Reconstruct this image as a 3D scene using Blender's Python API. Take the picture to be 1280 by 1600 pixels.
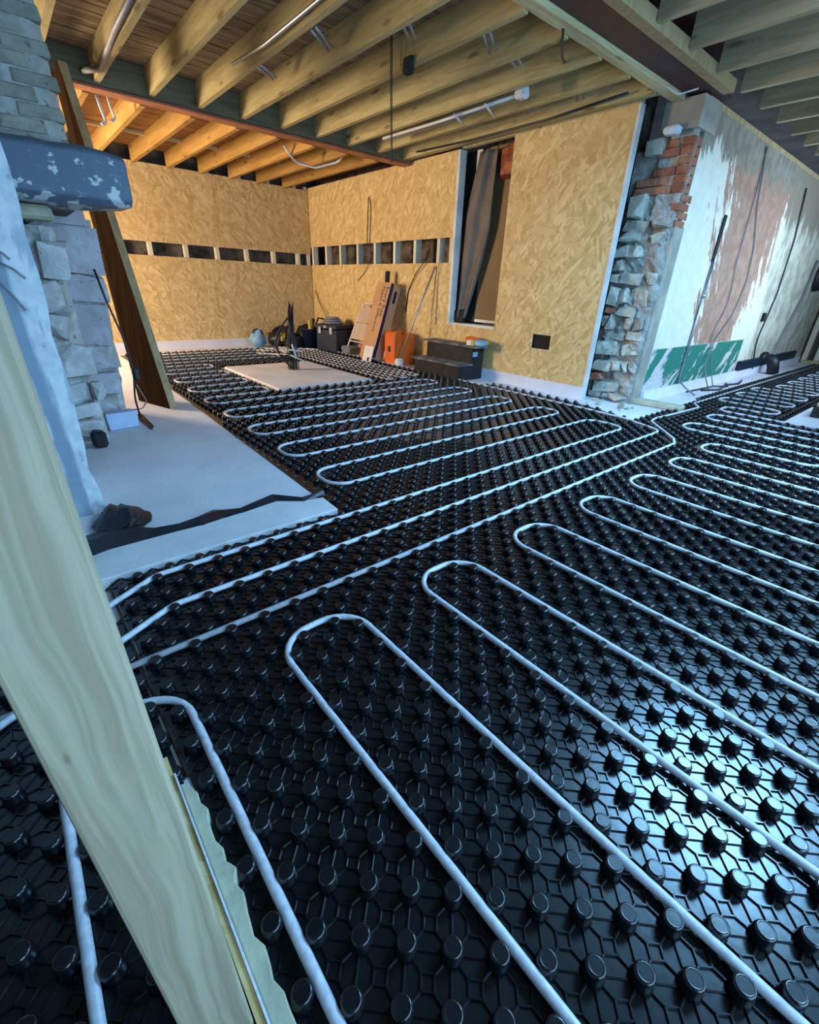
import bpy, bmesh, math, random
from mathutils import Vector, Matrix, noise as mnoise
random.seed(7)
R = random.Random(11)
sc = bpy.context.scene
for o in list(bpy.data.objects): bpy.data.objects.remove(o)
C = sc.collection

# ---------------------------------------------------------------- camera
CAMH = 1.1
YAW, PITCH, ROLL, FPX = 0.712512475, 0.462962307, 0.0387138556, 702.13
_f = Vector((math.cos(PITCH)*math.sin(YAW), math.cos(PITCH)*math.cos(YAW), -math.sin(PITCH)))
_r = Vector((math.cos(YAW), -math.sin(YAW), 0)); _u = _r.cross(_f)
CR = math.cos(ROLL)*_r + math.sin(ROLL)*_u
CU = -math.sin(ROLL)*_r + math.cos(ROLL)*_u
cam = bpy.data.cameras.new('camera'); cam.sensor_fit = 'VERTICAL'; cam.sensor_height = 36.0
cam.lens = FPX*36/1600; cam.clip_start = 0.02; cam.clip_end = 200
co = bpy.data.objects.new('camera', cam); C.objects.link(co)
m = Matrix((CR, CU, -_f)).transposed().to_4x4(); m.translation = (0, 0, CAMH)
co.matrix_world = m
sc.camera = co

# ---------------------------------------------------------------- world, lights, exposure
w = bpy.data.worlds.new('sky'); sc.world = w; w.use_nodes = True
bg = w.node_tree.nodes['Background']; bg.inputs[0].default_value = (0.42, 0.64, 1.0, 1); bg.inputs[1].default_value = 1.0
def area(name, loc, direction, sx, sy, power, col):
    l = bpy.data.lights.new(name, 'AREA'); l.shape = 'RECTANGLE'; l.size = sx; l.size_y = sy
    l.energy = power; l.color = col
    o = bpy.data.objects.new(name, l); C.objects.link(o); o.location = loc
    o.rotation_euler = Vector(direction).to_track_quat('-Z', 'Y').to_euler()
    return o
BLUE = (0.33, 0.66, 1.0); WARM = (1.0, 0.80, 0.56)
area('daylight_patio_doors', (1.6, -1.58, 1.25), (0, 1, 0), 3.6, 2.1, 80, BLUE)
area('daylight_roof_window', (3.75, 0.10, 2.96), (0, 0, -1), 1.3, 1.2, 185, (0.25, 0.60, 1.0))
area('passage_fill_light', (8.2, 0.34, 1.5), (0, 1, 0), 3.6, 1.2, 70, (0.5, 0.74, 1.0))  # unseen source added to brighten the far plastered wall
area('daylight_back_window', (-1.17, 7.6, 1.55), (1, -0.42, -0.02), 1.1, 1.2, 190, WARM)
sc.view_settings.view_transform = 'Standard'; sc.view_settings.look = 'None'
sc.view_settings.gamma = 1.0; sc.view_settings.use_curve_mapping = False
sc.view_settings.exposure = 0.9

# ---------------------------------------------------------------- node expression helper
class X:
    def __init__(s, nt, sock): s.nt = nt; s.k = sock
    def _m(s, op, b=None, c=None, clamp=False):
        n = s.nt.nodes.new('ShaderNodeMath'); n.operation = op; n.use_clamp = clamp
        for i, v in enumerate((s, b, c)):
            if v is None: continue
            if isinstance(v, X): s.nt.links.new(v.k, n.inputs[i])
            else: n.inputs[i].default_value = v
        return X(s.nt, n.outputs[0])
    def __add__(s, b): return s._m('ADD', b)
    def __sub__(s, b): return s._m('SUBTRACT', b)
    def __mul__(s, b): return s._m('MULTIPLY', b)
    def __rmul__(s, b): return s._m('MULTIPLY', b)
    def __radd__(s, b): return s._m('ADD', b)
    def __neg__(s): return s._m('MULTIPLY', -1.0)
    def abs(s): return s._m('ABSOLUTE')
    def max(s, b): return s._m('MAXIMUM', b)
    def min(s, b): return s._m('MINIMUM', b)
    def step(s, lo, hi):
        n = s.nt.nodes.new('ShaderNodeMapRange'); n.interpolation_type = 'SMOOTHSTEP'
        s.nt.links.new(s.k, n.inputs[0]); n.inputs[1].default_value = lo; n.inputs[2].default_value = hi
        return X(s.nt, n.outputs[0])
class Mat:
    def __init__(s, name, rough=0.8, spec=0.3):
        s.m = bpy.data.materials.new(name); s.m.use_nodes = True; s.nt = s.m.node_tree
        s.b = s.nt.nodes['Principled BSDF']; s.b.inputs['Roughness'].default_value = rough
        s.b.inputs['Specular IOR Level'].default_value = spec
        g = s.nt.nodes.new('ShaderNodeNewGeometry'); s.pos = g.outputs['Position']
        sp = s.nt.nodes.new('ShaderNodeSeparateXYZ'); s.nt.links.new(s.pos, sp.inputs[0])
        s.x, s.y, s.z = [X(s.nt, sp.outputs[i]) for i in range(3)]
        oi = s.nt.nodes.new('ShaderNodeObjectInfo'); s.rnd = X(s.nt, oi.outputs['Random'])
    def vec(s, a, b, c):
        n = s.nt.nodes.new('ShaderNodeCombineXYZ')
        for i, v in enumerate((a, b, c)):
            if isinstance(v, X): s.nt.links.new(v.k, n.inputs[i])
            else: n.inputs[i].default_value = v
        return n.outputs[0]
    def noise(s, vec=None, scale=5, detail=4, rough=0.55, dist=0):
        n = s.nt.nodes.new('ShaderNodeTexNoise'); s.nt.links.new(vec or s.pos, n.inputs['Vector'])
        n.inputs['Scale'].default_value = scale; n.inputs['Detail'].default_value = detail
        n.inputs['Roughness'].default_value = rough; n.inputs['Distortion'].default_value = dist
        return X(s.nt, n.outputs[0])
    def voro(s, vec=None, scale=5, feature='F1', out='Distance'):
        n = s.nt.nodes.new('ShaderNodeTexVoronoi'); n.feature = feature; s.nt.links.new(vec or s.pos, n.inputs['Vector'])
        n.inputs['Scale'].default_value = scale
        if out == 'Color':
            q = s.nt.nodes.new('ShaderNodeSeparateColor'); s.nt.links.new(n.outputs['Color'], q.inputs[0]); return X(s.nt, q.outputs[0])
        return X(s.nt, n.outputs[out])
    def mix(s, f, a, b):
        n = s.nt.nodes.new('ShaderNodeMix'); n.data_type = 'RGBA'
        for i, v in ((0, f), (6, a), (7, b)):
            if isinstance(v, X): s.nt.links.new(v.k, n.inputs[i])
            elif hasattr(v, 'is_linked'): s.nt.links.new(v, n.inputs[i])
            elif isinstance(v, (int, float)): n.inputs[i].default_value = v
            else: n.inputs[i].default_value = (*v, 1)
        return n.outputs[2]
    def color(s, v):
        if isinstance(v, tuple): s.b.inputs['Base Color'].default_value = (*v, 1)
        else: s.nt.links.new(v, s.b.inputs['Base Color'])
        return s
    def roughx(s, x): s.nt.links.new(x.k, s.b.inputs['Roughness']); return s
    def bump(s, h, strength=0.3, dist=0.01):
        n = s.nt.nodes.new('ShaderNodeBump'); n.inputs['Strength'].default_value = strength; n.inputs['Distance'].default_value = dist
        s.nt.links.new(h.k, n.inputs['Height']); s.nt.links.new(n.outputs[0], s.b.inputs['Normal']); return s
def plain(name, a, b=None, scale=6, rough=0.8, spec=0.3, bump=0.15, metal=0):
    t = Mat(name, rough, spec)
    b = b or tuple(c*0.75 for c in a)
    n = t.noise(scale=scale)
    t.color(t.mix(n.step(0.35, 0.65), a, b))
    if bump: t.bump(t.noise(scale=scale*4), bump, 0.005)
    t.b.inputs['Metallic'].default_value = metal
    return t.m
def timber(name, a, b, axis, knots=True, rough=0.75, dark=None, spec=0.2):
    t = Mat(name, rough, spec)
    s = {'x': (0.6, 7, 7), 'y': (7, 0.6, 7), 'z': (7, 7, 0.6)}[axis]
    v = t.vec(t.x*s[0] + t.rnd*17.0, t.y*s[1] + t.rnd*31.0, t.z*s[2] + t.rnd*9.0)
    n = t.noise(v, 3.2, 6, 0.6, 0.8)
    c = t.mix(n.step(0.38, 0.66), a, b)
    if knots:
        k = {'x': t.vec(t.x*2.2, t.y*9.0, t.z*9.0), 'y': t.vec(t.x*9.0 + t.rnd*50.0, t.y*2.2, t.z*9.0), 'z': t.vec(t.x*9.0, t.y*9.0, t.z*2.2)}[axis]
        d = t.voro(k, 1.0)
        c = t.mix((-d + 1.0).step(0.80, 0.92)*0.75, c, dark or tuple(q*0.28 for q in b))
    c = t.mix(t.rnd.step(0, 1)*0.35, c, tuple(q*0.6 for q in b))
    t.color(c); t.bump(n, 0.25, 0.004)
    return t.m

M = {}
def osb():
    t = Mat('osb_board', 0.62, 0.3)
    u = t.x + t.y; v = t.z
    wob = t.noise(None, 9, 2)*0.05
    cols = None
    layers = []
    for ang, sx, sy, off in ((0.35, 8, 30, 0), (-0.7, 8.5, 34, 9), (1.25, 8, 28, 23), (2.2, 7, 30, 41)):
        ca, sa = math.cos(ang), math.sin(ang)
        p = (u*ca + v*sa + wob + off)*sx; q = (u*(-sa) + v*ca + wob)*sy
        layers.append((t.voro(t.vec(p, q, 0.0), 1.0, out='Color'), t.noise(t.vec(u*1.0 + off, v, 0.0), 5.5, 2)))
    base = t.mix(layers[0][0], (0.60, 0.405, 0.165), (0.69, 0.485, 0.21))
    for c, msk in layers[1:]:
        base = t.mix(msk.step(0.48, 0.56)*0.9, base, t.mix(c.step(0.05, 0.95), (0.52, 0.335, 0.125), (0.77, 0.58, 0.29)))
    lone = t.voro(t.vec(u*3.0, v*9.0, 0.0), 1.6, out='Color')
    base = t.mix(lone.step(0.93, 0.97)*0.16, base, (0.30, 0.15, 0.045))
    big = t.noise(t.vec(u, v, 0.0), 0.9, 3)
    base = t.mix(big.step(0.4, 0.7)*0.25, base, (0.55, 0.33, 0.12))
    t.color(base); t.bump(layers[0][0], 0.12, 0.003)
    return t.m
M['osb'] = osb()
def screed(name, a, b):
    t = Mat(name, 0.85, 0.25)
    n = t.noise(scale=2.2, detail=6); n2 = t.noise(scale=38, detail=3)
    c = t.mix(n.step(0.3, 0.7), a, b); c = t.mix(n2.step(0.55, 0.75)*0.35, c, tuple(q*0.7 for q in b))
    t.color(c); t.bump(n2 + n*2.0, 0.25, 0.006); return t.m
M['screed'] = screed('screed', (0.70, 0.67, 0.70), (0.60, 0.57, 0.60))
M['screed_trowel'] = screed('trowelled_screed', (0.66, 0.64, 0.65), (0.54, 0.52, 0.54))
M['foil'] = plain('white_edge_foam', (0.74, 0.73, 0.80), (0.66, 0.65, 0.74), 3, 0.6, 0.4, 0.08)
def plastic(name, col, rough, spec=0.5, bump=0.0, scale=60):
    t = Mat(name, rough, spec); n = t.noise(scale=scale, detail=2)
    t.color(t.mix(n.step(0.4, 0.7), col, tuple(c*0.8 + 0.002 for c in col)))
    if bump: t.bump(n, bump, 0.002)
    return t.m
M['mat'] = plastic('black_moulded_plastic', (0.005, 0.0055, 0.0075), 0.25, 0.62, 0.10, 45)
M['pipe'] = plastic('white_pipe_plastic', (0.58, 0.58, 0.64), 0.38, 0.4)
M['joist'] = timber('treated_joist_timber', (0.52, 0.43, 0.21), (0.38, 0.29, 0.13), 'y')
M['joist_orange'] = timber('orange_joist_timber', (0.50, 0.29, 0.085), (0.38, 0.20, 0.05), 'y')
M['joist_grey'] = timber('weathered_joist_timber', (0.48, 0.37, 0.22), (0.34, 0.25, 0.15), 'y')
M['noggin'] = timber('dull_green_timber', (0.22, 0.20, 0.12), (0.14, 0.125, 0.075), 'x')
M['strip_x'] = timber('pale_batten_timber', (0.62, 0.54, 0.30), (0.46, 0.37, 0.19), 'x')
M['floorboard'] = timber('old_floorboard', (0.34, 0.25, 0.15), (0.15, 0.10, 0.06), 'x')
M['board_orange'] = timber('orange_deck_board', (0.42, 0.22, 0.08), (0.26, 0.125, 0.045), 'x')
M['stud'] = timber('white_stud_timber', (0.84, 0.76, 0.58), (0.74, 0.65, 0.47), 'z', False)
M['post'] = timber('planed_post_timber', (0.47, 0.42, 0.31), (0.37, 0.31, 0.21), 'z', True, 0.6, (0.25, 0.15, 0.07))
def post_mat():
    t = Mat('planed_post_timber', 0.6, 0.25)
    wv = t.noise(t.vec(t.x*3.0, t.y, t.z*1.2), 2.0, 3)*0.05
    g = t.noise(t.vec((t.x + wv)*60.0, t.y*8.0, t.z*1.6), 1.0, 6, 0.65, 0.6)
    big = t.noise(t.vec(t.x*9.0, t.y, t.z*2.0), 1.6, 4)
    c = t.mix(g.step(0.36, 0.66), (0.43, 0.345, 0.235), (0.30, 0.225, 0.14)); c = t.mix(big.step(0.45, 0.75)*0.5, c, (0.25, 0.20, 0.15))
    k = t.voro(t.vec(t.x*16.0 + 3.1, t.y, t.z*5.0 + 0.4), 1.0)
    c = t.mix((-(k) + 1.0).step(0.93, 0.97), c, (0.17, 0.10, 0.05))
    t.color(c); t.bump(g, 0.2, 0.002); return t.m
M['post'] = post_mat()
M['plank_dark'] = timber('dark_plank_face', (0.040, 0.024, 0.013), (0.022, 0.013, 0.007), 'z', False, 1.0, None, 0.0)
M['plank_edge'] = timber('sawn_plank_edge', (0.46, 0.33, 0.17), (0.34, 0.23, 0.11), 'z', False)
M['red_oxide'] = plain('red_oxide_paint', (0.42, 0.16, 0.085), (0.30, 0.105, 0.055), 5, 0.55, 0.4, 0.1)
M['maroon'] = plain('maroon_steel_paint', (0.060, 0.016, 0.018), (0.040, 0.011, 0.014), 4, 0.5, 0.4, 0.05)
M['dark'] = plain('dark_cavity', (0.020, 0.018, 0.017), (0.012, 0.011, 0.010), 3)
M['ply_ceiling'] = plain('ceiling_deck', (0.10, 0.072, 0.048), (0.055, 0.040, 0.028), 3)
M['rubble_back'] = plain('old_masonry_backing', (0.16, 0.125, 0.095), (0.055, 0.042, 0.035), 7, 0.95, 0.2, 0.8)
def stone(name, a, b, c):
    t = Mat(name, 0.92, 0.2)
    n = t.noise(scale=9, detail=6); k = t.noise(scale=26, detail=4)
    col = t.mix(t.rnd, a, b); col = t.mix(n.step(0.42, 0.68), col, c); col = t.mix(k.step(0.62, 0.76)*0.8, col, (0.03, 0.027, 0.024))
    t.color(col); t.bump(k + n, 0.7, 0.012); return t.m
M['stone'] = stone('rubble_stone', (0.44, 0.40, 0.33), (0.27, 0.24, 0.20), (0.58, 0.55, 0.48))
M['stone_left'] = stone('lime_stone', (0.42, 0.36, 0.34), (0.52, 0.50, 0.50), (0.62, 0.59, 0.58))
M['brick_red'] = stone('red_brick', (0.34, 0.115, 0.060), (0.24, 0.085, 0.050), (0.36, 0.19, 0.12))
M['brick_grey'] = stone('grey_brick', (0.34, 0.32, 0.26), (0.46, 0.44, 0.36), (0.27, 0.25, 0.21))
M['mortar'] = stone('crumbling_mortar', (0.30, 0.28, 0.25), (0.25, 0.23, 0.20), (0.42, 0.40, 0.36))
M['stone_smooth'] = stone('smooth_lime_stone', (0.50, 0.44, 0.46), (0.44, 0.40, 0.42), (0.56, 0.52, 0.54))
M['mortar_left'] = stone('lime_mortar', (0.40, 0.39, 0.36), (0.34, 0.33, 0.30), (0.54, 0.53, 0.50))
M['mortar_grey'] = stone('dark_grey_mortar', (0.115, 0.105, 0.09), (0.115, 0.105, 0.09), (0.19, 0.175, 0.15))  # darker mortar for the stub core behind its stones and bricks
M['cement'] = plain('grey_cement_render', (0.36, 0.33, 0.27), (0.28, 0.25, 0.21), 5, 0.9, 0.2, 0.4)
def plaster_right():
    t = Mat('stripped_plaster', 0.85, 0.25)
    x, z = t.x, t.z
    st = t.noise(t.vec(x*2.6 + z*1.1, 0.0, z*0.75), 2.3, 6, 0.62)      # ragged long streaks
    fi = t.noise(t.vec(x, 0.0, z), 7, 6, 0.65)
    base = t.mix(fi.step(0.35, 0.7), (0.74, 0.70, 0.58), (0.66, 0.62, 0.52))
    # brownish pink undercoat where the top coat was scraped away
    hw = (z*0.34 + 0.42)
    d = (x - (z*0.12 + 7.16)).abs() - hw
    brown = (-(d) + (st - 0.5)*2.6 + (fi - 0.5)*0.6).step(-0.06, 0.06)*(z - 0.56).step(0, 0.03)
    col = t.mix(brown, base, t.mix(fi.step(0.4, 0.6), (0.33, 0.185, 0.125), (0.41, 0.25, 0.18)))
    # cement along the head of the wall
    top = ((z - 2.36)*3.0 + (st - 0.5)*3.0).step(-0.1, 0.15)
    col = t.mix(top, col, t.mix(fi.step(0.4, 0.6), (0.30, 0.265, 0.20), (0.22, 0.185, 0.14)))
    # older mottled plaster further along
    far = ((x - 8.75) + (z - 1.2)*0.25 + (st - 0.5)*1.2).step(-0.1, 0.1)
    fm = t.mix(t.noise(scale=4.5, detail=6).step(0.4, 0.62), (0.60, 0.56, 0.43), (0.40, 0.37, 0.29))
    fm = t.mix(t.noise(t.vec(x*3.0, 0.0, z*0.8), 2.0, 6).step(0.60, 0.72)*0.8, fm, (0.18, 0.14, 0.10))
    fm = t.mix(((z - 2.05)*2.0 + (st - 0.5)*2.4).step(-0.1, 0.2), fm, (0.26, 0.21, 0.15))
    col = t.mix(far, col, fm)
    # green painted dado, scuffed
    g = (-(z) + 0.575).step(-0.004, 0.004)*(-(x) + 8.5).step(-0.02, 0.02)
    sc_ = (t.noise(t.vec(x*1.5 - z*1.5, 0.0, z*0.9), 2.4, 5, 0.62) + (x - 5.4).step(0.0, 0.6)*0.08).step(0.50, 0.53)
    col = t.mix(g, col, t.mix(sc_, (0.56, 0.50, 0.48), (0.022, 0.175, 0.125)))
    t.color(col); t.bump(fi + brown*(-0.8) + top*(-0.5), 0.35, 0.006); return t.m
M['plaster_right'] = plaster_right()
def plaster_left():
    t = Mat('pale_plaster', 0.85, 0.25)
    st = t.noise(t.vec(t.x*3.0, t.y, t.z*0.7), 3.0, 5, 0.6); fi = t.noise(scale=13, detail=5)
    c = t.mix(fi.step(0.35, 0.7), (0.70, 0.71, 0.72), (0.50, 0.53, 0.57))
    band = (((t.x + t.z*0.03) - 0.075).abs()*(-1.0) + 0.035 + (st - 0.5)*0.10).step(-0.01, 0.012)
    c = t.mix(band*0.9, c, (0.22, 0.27, 0.35))
    c = t.mix(st.step(0.55, 0.62)*0.7, c, (0.33, 0.38, 0.45))
    c = t.mix(fi.step(0.62, 0.66)*0.6, c, (0.30, 0.33, 0.38))
    t.color(c); t.bump(fi + st, 0.4, 0.006); return t.m
M['plaster_left'] = plaster_left()
M['wall_plain'] = plain('plain_wall_plaster', (0.50, 0.47, 0.42), (0.42, 0.39, 0.35), 2)
M['wood_white'] = plain('white_painted_wood', (0.72, 0.72, 0.70), None, 4, 0.5)
def lintel():
    t = Mat('flaking_blue_paint', 0.55, 0.4)
    n = t.noise(t.vec(t.x*2.0, t.y, t.z*2.4), 5.2, 4, 0.55); k = t.noise(scale=30, detail=4)
    low = (-(t.z) + 1.60)*1.4
    c = t.mix((n + low*0.5).step(0.57, 0.60), (0.11, 0.145, 0.20), (0.56, 0.58, 0.58))
    c = t.mix(k.step(0.62, 0.68)*0.7, c, (0.20, 0.24, 0.30))
    c = t.mix((n - 0.1).step(0.20, 0.26)*0.35, (0.02, 0.025, 0.04), c) if False else c
    t.color(c); t.bump(n + k*0.4, 0.4, 0.006); return t.m
M['lintel'] = lintel()
M['polythene'] = plastic('black_polythene', (0.012, 0.014, 0.018), 0.45, 0.4, 0.5, 30)
M['cable'] = plastic('black_cable', (0.012, 0.012, 0.016), 0.45)
M['cable_grey'] = plastic('grey_cable', (0.22, 0.22, 0.24), 0.5)
M['white_plastic'] = plastic('white_plastic', (0.72, 0.72, 0.74), 0.45)
M['galv'] = plain('galvanised_steel', (0.42, 0.43, 0.46), (0.32, 0.33, 0.36), 12, 0.4, 0.5, 0.05, 0.7)
def card():
    t = Mat('cardboard', 0.85, 0.15); n = t.noise(scale=5)
    t.color(t.mix(n.step(0.3, 0.7), (0.55, 0.31, 0.16), (0.50, 0.27, 0.135))); t.bump(t.noise(scale=50), 0.1, 0.002); return t.m
M['card'] = card()
M['ink'] = plain('dark_ink', (0.035, 0.025, 0.07), (0.03, 0.02, 0.06), 5, 0.8, 0.1, 0)
M['orange'] = plain('orange_plastic', (0.78, 0.155, 0.022), (0.68, 0.12, 0.016), 4, 0.42, 0.4, 0.05)
M['red'] = plain('red_plastic', (0.55, 0.03, 0.03), None, 4, 0.5)
M['yellow'] = plain('yellow_plastic', (0.70, 0.46, 0.04), None, 4, 0.5)
M['bluebox'] = plain('navy_plastic', (0.008, 0.018, 0.042), (0.006, 0.012, 0.028), 6, 0.45, 0.35, 0.05)
M['cyan'] = plain('pale_blue_plastic', (0.22, 0.42, 0.62), None, 6, 0.5)
M['black_ply'] = plain('black_painted_board', (0.014, 0.014, 0.017), (0.028, 0.026, 0.025), 9, 0.65, 0.25, 0.2)
M['dusty'] = plain('dusty_tread', (0.24, 0.205, 0.18), (0.10, 0.09, 0.08), 7, 0.85, 0.2, 0.2)
M['beige'] = plain('beige_steel_tread', (0.58, 0.45, 0.37), (0.52, 0.40, 0.33), 4, 0.5)
M['curtain'] = plain('grey_dust_sheet', (0.20, 0.165, 0.14), (0.155, 0.13, 0.115), 5, 0.9, 0.15, 0.1)
M['brown_board'] = plain('brown_board', (0.24, 0.165, 0.085), (0.20, 0.135, 0.07), 2, 0.7)
M['copper'] = plain('copper_wrap', (0.40, 0.12, 0.045), (0.18, 0.05, 0.02), 9, 0.35, 0.5, 0.4, 0.4)
M['green_black'] = plain('dark_green_panel', (0.030, 0.042, 0.036), (0.018, 0.026, 0.024), 5, 0.6)
M['cream_glue'] = plain('cream_foam_glue', (0.46, 0.43, 0.30), (0.36, 0.34, 0.25), 14, 0.8, 0.3, 0.4)
M['brown_seam'] = plain('brown_tape', (0.035, 0.020, 0.012), None, 9, 0.6)
M['insul'] = plain('pale_blue_insulation', (0.50, 0.56, 0.74), (0.44, 0.50, 0.68), 5, 0.6)
M['glass'] = plain('window_glass', (0.6, 0.7, 0.8), None, 1, 0.05, 0.5, 0)
M['glass'].node_tree.nodes['Principled BSDF'].inputs['Transmission Weight'].default_value = 1.0

# ---------------------------------------------------------------- mesh helper
class MB:
    def __init__(s): s.v = []; s.f = []; s.mi = []
    def add(s, vs, fs, mi=0):
        o = len(s.v); s.v += [tuple(v) for v in vs]; s.f += [tuple(i + o for i in f) for f in fs]; s.mi += [mi]*len(fs); return s
    def box(s, x0, x1, y0, y1, z0, z1, mi=0):
        vs = [(x, y, z) for z in (z0, z1) for y in (y0, y1) for x in (x0, x1)]
        return s.add(vs, [(0, 2, 3, 1), (4, 5, 7, 6), (0, 1, 5, 4), (2, 6, 7, 3), (0, 4, 6, 2), (1, 3, 7, 5)], mi)
    def hexa(s, pts, mi=0):   # 8 points: 4 bottom ccw, 4 top ccw
        return s.add(pts, [(3, 2, 1, 0), (4, 5, 6, 7), (0, 1, 5, 4), (1, 2, 6, 5), (2, 3, 7, 6), (3, 0, 4, 7)], mi)
    def prism(s, poly, z0, z1, mi=0):
        n = len(poly); vs = [(x, y, z0) for x, y in poly] + [(x, y, z1) for x, y in poly]
        fs = [tuple(range(n))[::-1], tuple(range(n, 2*n))] + [(i, (i+1) % n, n+(i+1) % n, n+i) for i in range(n)]
        return s.add(vs, fs, mi)
    def tube(s, pts, r, n=8, mi=0, cap=True):
        pts = [Vector(p) for p in pts]; rings = []; up = Vector((0, 0, 1)); k = len(pts)
        prev = None
        for i, p in enumerate(pts):
            t = (pts[min(i+1, k-1)] - pts[max(i-1, 0)]).normalized()
            if prev is None:
                a = t.cross(up)
                if a.length < 1e-3: a = t.cross(Vector((1, 0, 0)))
            else: a = prev - t*prev.dot(t)
            a.normalize(); prev = a.copy(); b = t.cross(a)
            rr = r[i] if isinstance(r, (list, tuple)) else r
            rings.append([p + (a*math.cos(2*math.pi*j/n) + b*math.sin(2*math.pi*j/n))*rr for j in range(n)])
        vs = [q for g in rings for q in g]
        fs = [(i*n+j, i*n+(j+1) % n, (i+1)*n+(j+1) % n, (i+1)*n+j) for i in range(k-1) for j in range(n)]
        if cap: fs += [tuple(range(n))[::-1], tuple((k-1)*n+j for j in range(n))]
        return s.add(vs, fs, mi)
    def lathe(s, prof, n=16, c=(0, 0, 0), mi=0, cap=True):
        vs = [(c[0]+r*math.cos(2*math.pi*j/n), c[1]+r*math.sin(2*math.pi*j/n), c[2]+z) for r, z in prof for j in range(n)]
        k = len(prof)
        fs = [(i*n+j, i*n+(j+1) % n, (i+1)*n+(j+1) % n, (i+1)*n+j) for i in range(k-1) for j in range(n)]
        if cap: fs += [tuple((k-1)*n+j for j in range(n)), tuple(range(n))[::-1]]
        return s.add(vs, fs, mi)
    def mesh(s, name, mats, smooth=False):
        me = bpy.data.meshes.new(name); me.from_pydata(s.v, [], s.f)
        for q in (mats if isinstance(mats, (list, tuple)) else [mats]): me.materials.append(M[q])
        if any(s.mi): me.polygons.foreach_set('material_index', s.mi)
        if smooth: me.polygons.foreach_set('use_smooth', [True]*len(me.polygons))
        me.update(); return me
    def build(s, name, mats, parent=None, smooth=False, bevel=0, loc=None, rot=None):
        me = s.mesh(name, mats, smooth)
        return link(name, me, parent, bevel, loc, rot)
def link(name, me, parent=None, bevel=0, loc=None, rot=None):
    o = bpy.data.objects.new(name, me); C.objects.link(o)
    if parent: o.parent = parent
    if loc: o.location = loc
    if rot: o.rotation_euler = rot
    if bevel:
        b = o.modifiers.new('bevel', 'BEVEL'); b.width = bevel; b.segments = 2; b.limit_method = 'ANGLE'
    return o
def tag(o, label, cat, group=None):
    o['label'] = label; o['category'] = cat
    if group: o['group'] = group
    return o
def empty(name, loc=(0, 0, 0), rz=0):
    o = bpy.data.objects.new(name, None); C.objects.link(o); o.location = loc; o.rotation_euler = (0, 0, rz); return o
def thing(name, label, cat, group=None, loc=(0, 0, 0), rz=0): return tag(empty(name, loc, rz), label, cat, group)
def struct(o): o['kind'] = 'structure'; return o
def stuff(o): o['kind'] = 'stuff'; return o
def bx(name, mat, x0, x1, y0, y1, z0, z1, parent=None, bevel=0):
    return MB().box(x0, x1, y0, y1, z0, z1).build(name, mat, parent, bevel=bevel)
def fillet(pts, rad, n=6):
    pts = [Vector(p) for p in pts]; out = [pts[0]]
    for i in range(1, len(pts)-1):
        a, b, c = pts[i-1], pts[i], pts[i+1]
        u, v = (a-b), (c-b); lu, lv = u.length, v.length; u.normalize(); v.normalize()
        d = max(-1, min(1, u.dot(v))); ang = math.acos(d)
        if ang > 3.10: out.append(b); continue
        t = min(rad/math.tan(ang/2), lu*0.499, lv*0.499); rr = t*math.tan(ang/2)
        bis = (u+v).normalized(); cen = b + bis*(rr/math.sin(ang/2))
        p0 = b+u*t - cen; p1 = b+v*t - cen; th = math.pi-ang
        for k in range(n+1):
            q = k/n; s0 = math.sin((1-q)*th)/math.sin(th); s1 = math.sin(q*th)/math.sin(th)
            out.append(cen + p0*s0 + p1*s1)
    out.append(pts[-1]); return out
def rock(w, d, h, rnd, jit=0.22, c=0.22):
    """irregular chamfered block centred on the origin, 44 triangles"""
    b = MB()
    vs = []; fs = []
    hx, hy, hz = w/2, d/2, h/2
    cc = min(w, d, h)*c
    idx = {}
    for sx in (-1, 1):
        for sy in (-1, 1):
            for sz in (-1, 1):
                jx, jy, jz = [rnd.uniform(-jit, jit)*q for q in (w*0.4, d*0.4, h*0.4)]
                for ax in range(3):
                    p = [sx*hx, sy*hy, sz*hz]
                    for k in range(3):
                        if k != ax: p[k] -= (sx, sy, sz)[k]*cc
                    p = [p[0]+jx, p[1]+jy, p[2]+jz]
                    idx[(sx, sy, sz, ax)] = len(vs); vs.append(p)
    I = lambda sx, sy, sz, ax: idx[(sx, sy, sz, ax)]
    for s in (-1, 1):
        fs.append([I(s, -1, -1, 0), I(s, 1, -1, 0), I(s, 1, 1, 0), I(s, -1, 1, 0)][::s])
        fs.append([I(-1, s, -1, 1), I(1, s, -1, 1), I(1, s, 1, 1), I(-1, s, 1, 1)][::-s])
        fs.append([I(-1, -1, s, 2), I(1, -1, s, 2), I(1, 1, s, 2), I(-1, 1, s, 2)][::s])
    for a in (-1, 1):
        for c_ in (-1, 1):
            fs.append([I(a, c_, -1, 0), I(a, c_, 1, 0), I(a, c_, 1, 1), I(a, c_, -1, 1)][::a*c_*-1 or 1])
            fs.append([I(a, -1, c_, 0), I(a, 1, c_, 0), I(a, 1, c_, 2), I(a, -1, c_, 2)][::a*c_])
            fs.append([I(-1, a, c_, 1), I(1, a, c_, 1), I(1, a, c_, 2), I(-1, a, c_, 2)][::a*c_*-1])
    for sx in (-1, 1):
        for sy in (-1, 1):
            for sz in (-1, 1):
                fs.append([I(sx, sy, sz, 0), I(sx, sy, sz, 1), I(sx, sy, sz, 2)][::sx*sy*sz])
    return b.add(vs, fs)

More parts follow.
